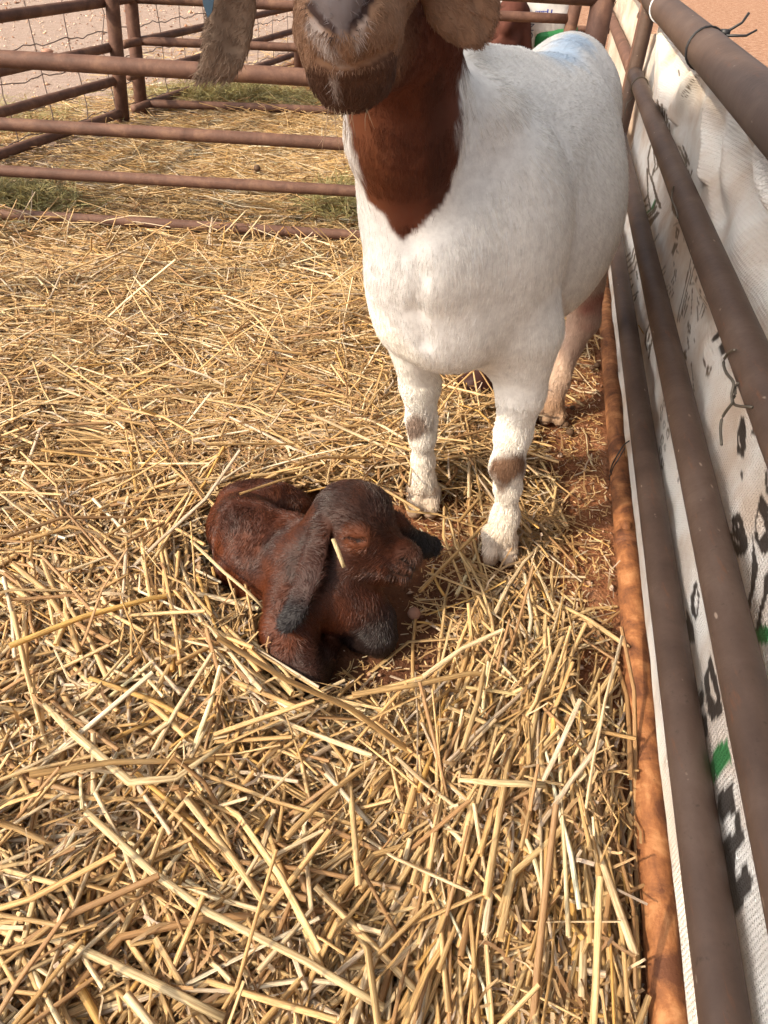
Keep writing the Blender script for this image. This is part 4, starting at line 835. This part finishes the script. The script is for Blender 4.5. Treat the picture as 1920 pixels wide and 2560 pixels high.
v, f, c, u = merge(hp); tag(mesh('hay', v, f, STRAW, None, True, c, u), 'green hay lying in patches over the straw of the far pen', 'hay', None, 'stuff')
# notable single stems
def stem(pts, r, label, group=None, c=(.70, .56, .32), flat=.6):
    P = np.array(pts); Q = [P[0]]
    for a_, b_ in zip(P[:-1], P[1:]): Q += [a_+(b_-a_)*t_ for t_ in (.5, 1)]
    v, f = tube(Q, r, 8, True, flat); o = mesh('straw_stem', v, f, STRAW, None, True, np.tile(c, (len(v), 1)), np.stack([np.tile(np.linspace(0, .12, 8), len(Q)), np.repeat(np.arange(len(Q))*.3, 8)], 1)); return tag(o, label, 'straw stem', group)
stem([kz(833, 1348, .262), kz(845, 1378, .255), kz(860, 1418, .235)], .0035, 'short pale straw stuck to the kid beside its near ear', c=(.66, .55, .32))
stem([kz(478, 1352, .10), kz(560, 1430, .11), kz(620, 1480, .10), kz(664, 1524, .07)], .0032, 'long straw slanting along the kid\'s back and flank')
stem([kz(975, 1690, .03), kz(1085, 1728, .035), kz(1220, 1745, .03)], [.002, .003, .0065, .007, .004], 'flat grey leaf blade lying in front of the bare patch', c=(.45, .36, .27), flat=.25)
stem([kz(110, 1760, .09), kz(180, 1830, .10), kz(325, 1955, .105), kz(440, 1945, .10), kz(560, 1860, .09)], [.003, .005, .0055, .006, .006, .0055, .005, .004, .003], 'big kinked pale stalk bent near the left foreground')
stem([kz(215, 2030, .09), kz(380, 2180, .095), kz(520, 2280, .09), kz(760, 2400, .085), kz(960, 2520, .08)], .0045, 'very long straight stalk slanting across the bottom left')
stem([kz(0, 2310, .08), kz(150, 2350, .085), kz(370, 2450, .08), kz(560, 2545, .075)], .005, 'thick stalk running down to the bottom edge')
stem([kz(1150, 1950, .10), kz(1240, 1957, .105), kz(1362, 1962, .10)], [.003, .0045, .005, .0052, .005], 'short thick bent stalk lying over the combed bunch', c=(.74, .60, .34))
W2 = Field(np.arange(.1, .5, .006), np.arange(1.5, 2.2, .006), np.arange(-.01, .2, .006)); wc = atz(1205, 985, .018)
W2.ell(wc+np.array([0, .03, .02]), (.055, .08, .05), (1, .6, 0), .03); W2.ell(atz(1228, 935, .06), (.035, .04, .035), (0, 1, 0), .03)
v, f = W2.nets(); v = relax(v, f, 1); v = v+vnormals(v, f)*(.006*fbm(v, 50, 5)+.003*fbm(v, 120, 6))[:, None]; tag(mesh('wet_bundle', v, f, KSKIN, None, True, np.tile((.030, .009, .006), (len(v), 1))), 'dark wet lump lying in the straw behind the big goat\'s forelegs', 'afterbirth')
# dung pellets, stones
PEL = mat_plain('dung', (.10, .055, .03), .7, .3, 0, .4, 90); STN = mat_plain('stone', (.36, .20, .14), .85, .2, 0, .4, 60, .002)
def pebble(name, c, r, mat, seed, sq=(1, 1, .8)):
    q = np.random.default_rng(seed); u, v_ = np.mgrid[0:math.pi:7j, 0:2*math.pi:11j]; d = np.stack([np.sin(u)*np.cos(v_), np.sin(u)*np.sin(v_), np.cos(u)], -1).reshape(-1, 3)
    d = d*(1+.12*fbm(d, 2, seed)[:, None]*(np.abs(d[:, 2:3]) < .99)); return mesh(name, np.asarray(c)+d*r*np.array(sq), [(i_*11+j, (i_+1)*11+j, (i_+1)*11+j+1, i_*11+j+1) for i_ in range(6) for j in range(10)], mat)
for k, (x, y, r) in enumerate([(1480, 920, .009), (1493, 913, .010), (1414, 1062, .011), (1425, 1080, .011), (1432, 1020, .008), (1238, 600, .01)]):
    if k < 5: tag(pebble('dung_pellet', atz(x, y, .008), r, PEL, k), ['dung pellet farthest back by the rusty rail, left one of the pair', 'dung pellet farthest back by the rusty rail, right one of the pair', 'dung pellet just in front of the hind hoof, upper of two', 'dung pellet just in front of the hind hoof, lower of two', 'lone dung pellet right of the hind hoof'][k], 'dung pellet', 'dung pellets by the hind hoof')
tag(pebble('stone', atz(1035, 1533, .012), .013, STN, 3), 'rounded brown stone in the bare soil right of the kid\'s chest', 'stone')
tag(pebble('dung_clod', atz(643, 420, .06), .017, PEL, 5), 'dark clod lying on the straw of the second pen', 'dung clod')
tag(pebble('stone', atz(118, 128, .02), .05, STN, 9, (1, .8, .4)), 'flat stone on the pale ground outside the left pen', 'stone')
q = np.random.default_rng(17); VV = []; FF = []
cv = np.array([[1, 0, 0], [-1, 0, 0], [0, 1, 0], [0, -1, 0], [0, 0, 1], [0, 0, -1.]]); cf = [(0, 2, 4), (2, 1, 4), (1, 3, 4), (3, 0, 4), (2, 0, 5), (1, 2, 5), (3, 1, 5), (0, 3, 5)]
n_ = 16000; X_ = np.concatenate([q.uniform(-6, -1.4, n_//2), q.uniform(.75, 2.4, n_//4), q.uniform(-.2, .7, n_-n_//2-n_//4)]); Y_ = np.concatenate([q.uniform(3.3, 11, n_//2), q.uniform(1.3, 4.5, n_//4), q.uniform(.6, 2.6, n_-n_//2-n_//4)]); R_ = q.gamma(2, .0035, n_)*np.where(X_ < -1.2, .85, np.where(X_ > .74, 1.5, 1))*np.where((X_ > -.2) & (X_ < .72), .35, 1)
A_ = q.uniform(0, 6.28, n_); ca_, sa_ = np.cos(A_), np.sin(A_); sc_ = np.stack([R_, R_*q.uniform(.5, 1, n_), R_*q.uniform(.3, .7, n_)], 1)
v = cv[None]*sc_[:, None]; v = v+q.normal(0, .15, v.shape)*R_[:, None, None]; v = np.stack([v[..., 0]*ca_[:, None]-v[..., 1]*sa_[:, None]+X_[:, None], v[..., 0]*sa_[:, None]+v[..., 1]*ca_[:, None]+Y_[:, None], v[..., 2]+ground_h(X_, Y_)[:, None]+.001], -1).reshape(-1, 3)
f = (np.arange(n_)[:, None, None]*6+np.array(cf)[None]).reshape(-1, 3)
gcol = np.array([[.42, .26, .17], [.24, .12, .07], [.55, .40, .30], [.16, .08, .05]])[q.integers(0, 4, n_)]; gcol = gcol*(1+.4*(X_ < -1.2))[:, None]
tag(mesh('gravel', v, f, mat_attr('grit', .9, .1), None, False, np.repeat(gcol, 6, 0)), 'loose grit and small stones on the dry ground', 'gravel', None, 'stuff')
# ------------------------------------------------------------------ far pens seen over the goat's back
Yf = 5.75
def sack(name, cx, cy, w, h, d, colr, label, tilt=0.):
    c = at(cx, cy, Yf); k = 14; u, v_ = np.meshgrid(np.linspace(-1, 1, k), np.linspace(-1, 1, k), indexing='ij'); e = (1-np.abs(u)**4)**.5*(1-np.abs(v_)**4)**.5
    xx, zz = u*w/2*(1-.05*v_**2), v_*h/2; b = d/2*e+.012*fbm(np.stack([u, v_], -1), 5, 8)*e
    V = np.concatenate([np.stack([xx, -b, zz], -1).reshape(-1, 3), np.stack([xx, b, zz], -1).reshape(-1, 3)])+c; i = np.arange((k-1)**2); a = (i//(k-1))*k+i % (k-1)
    Fq = np.concatenate([np.stack([a, a+k, a+k+1, a+1], 1), np.stack([a, a+1, a+k+1, a+k], 1)+k*k])
    o = mesh(name, V, Fq, mat_plain(name+'_cloth', colr, .6, .3, 0, .3, 25, .004)); tag(o, label, 'sack'); return o, c
s1_, c1 = sack('feed_sack', 1335, 30, .52, .30, .16, (.66, .63, .60), 'white feed sack with blue print leaning beyond the far panel')
s2_, c2 = sack('feed_sack', 1385, 98, .30, .15, .18, (.02, .16, .045), 'bright green sack under the white one')
s3_, c3 = sack('feed_sack', 1310, 96, .16, .20, .15, (.62, .60, .55), 'white sack end with small dark lettering beside the green one')
INK = mat_plain('blue_ink', (.05, .07, .28), .6); INKK = mat_plain('dark_ink', (.05, .06, .10), .6)
def text(parent, s, c, size, rot, mat):
    cu = bpy.data.curves.new('printed_word', 'FONT'); cu.body = s; cu.size = size; cu.align_x = 'CENTER'; cu.align_y = 'CENTER'; cu.extrude = .0008
    o = bpy.data.objects.new('printed_word', cu); col.objects.link(o); o.rotation_euler = (math.pi/2, rot, 0); o.location = c; cu.materials.append(mat)
    bpy.context.view_layer.update(); me_ = bpy.data.meshes.new_from_object(o.evaluated_get(bpy.context.evaluated_depsgraph_get())); mw = o.matrix_world.copy(); bpy.data.objects.remove(o)
    o = bpy.data.objects.new('printed_word', me_); col.objects.link(o); o.matrix_world = mw; me_.materials.clear(); me_.materials.append(mat); bpy.context.view_layer.update(); o.parent = parent; o.matrix_parent_inverse = parent.matrix_world.inverted()
fr = np.array([0, -.10, 0])
text(s1_, 'F', at(1322, 37, Yf)+fr, .07, 1.57, INK)
for k in range(3): text(s1_, 'EEE', at(1337+k*9, 37, Yf)+fr, .045, 1.57, INK)
text(s1_, 'II', at(1367, 37, Yf)+fr, .10, 0, INK)
text(s3_, 'NOC', at(1319, 84, Yf)+fr*.95, .06, 1.57, INKK)
# a brown goat resting in the far pen
fg = empty('goat', tuple(at(1270, 110, Yf)*np.array([1, 1, 0])), 'dark brown goat resting behind the far panel with a pale blue ear tag', 'goat')
Q = Field(np.arange(.30, 1.15, .012), np.arange(5.2, 6.4, .014), np.arange(-.01, 1.0, .012))
hc = at(1283, 30, 5.6); Q.ell(at(1265, 95, 5.8), (.17, .32, .17), (1, .5, 0), .05); Q.cone(at(1275, 80, 5.6), hc, .10, .08, .06); Q.ell(hc, (.085, .10, .09), (0, 1, 0), .04); Q.cone(hc, hc+np.array([-.05, -.14, -.07]), .07, .045, .04)
Q.cone(hc+np.array([.07, 0, .0]), hc+np.array([.11, -.02, -.2]), .04, .045, .02); Q.cone(hc+np.array([-.08, 0, 0]), hc+np.array([-.13, -.02, -.18]), .035, .03, .02)
Q.cone(at(1280, 110, 5.5), at(1240, 115, 5.45), .05, .04, .05)
v, f = Q.nets(); v = relax(v, f, 2); mesh('body', v, f, mat_plain('brown_fur', (.085, .030, .020), .85, .15, 0, .4, 30, .004), fg)
b_ = box(hc+np.array([.03, -.075, -.21]), (.03, .006, .035)); t3 = mesh('ear_tag', *b_, mat_plain('tag_cyan', (.05, .30, .42), .5), None, False); tag(t3, 'pale blue tag on the resting brown goat\'s ear', 'ear tag')
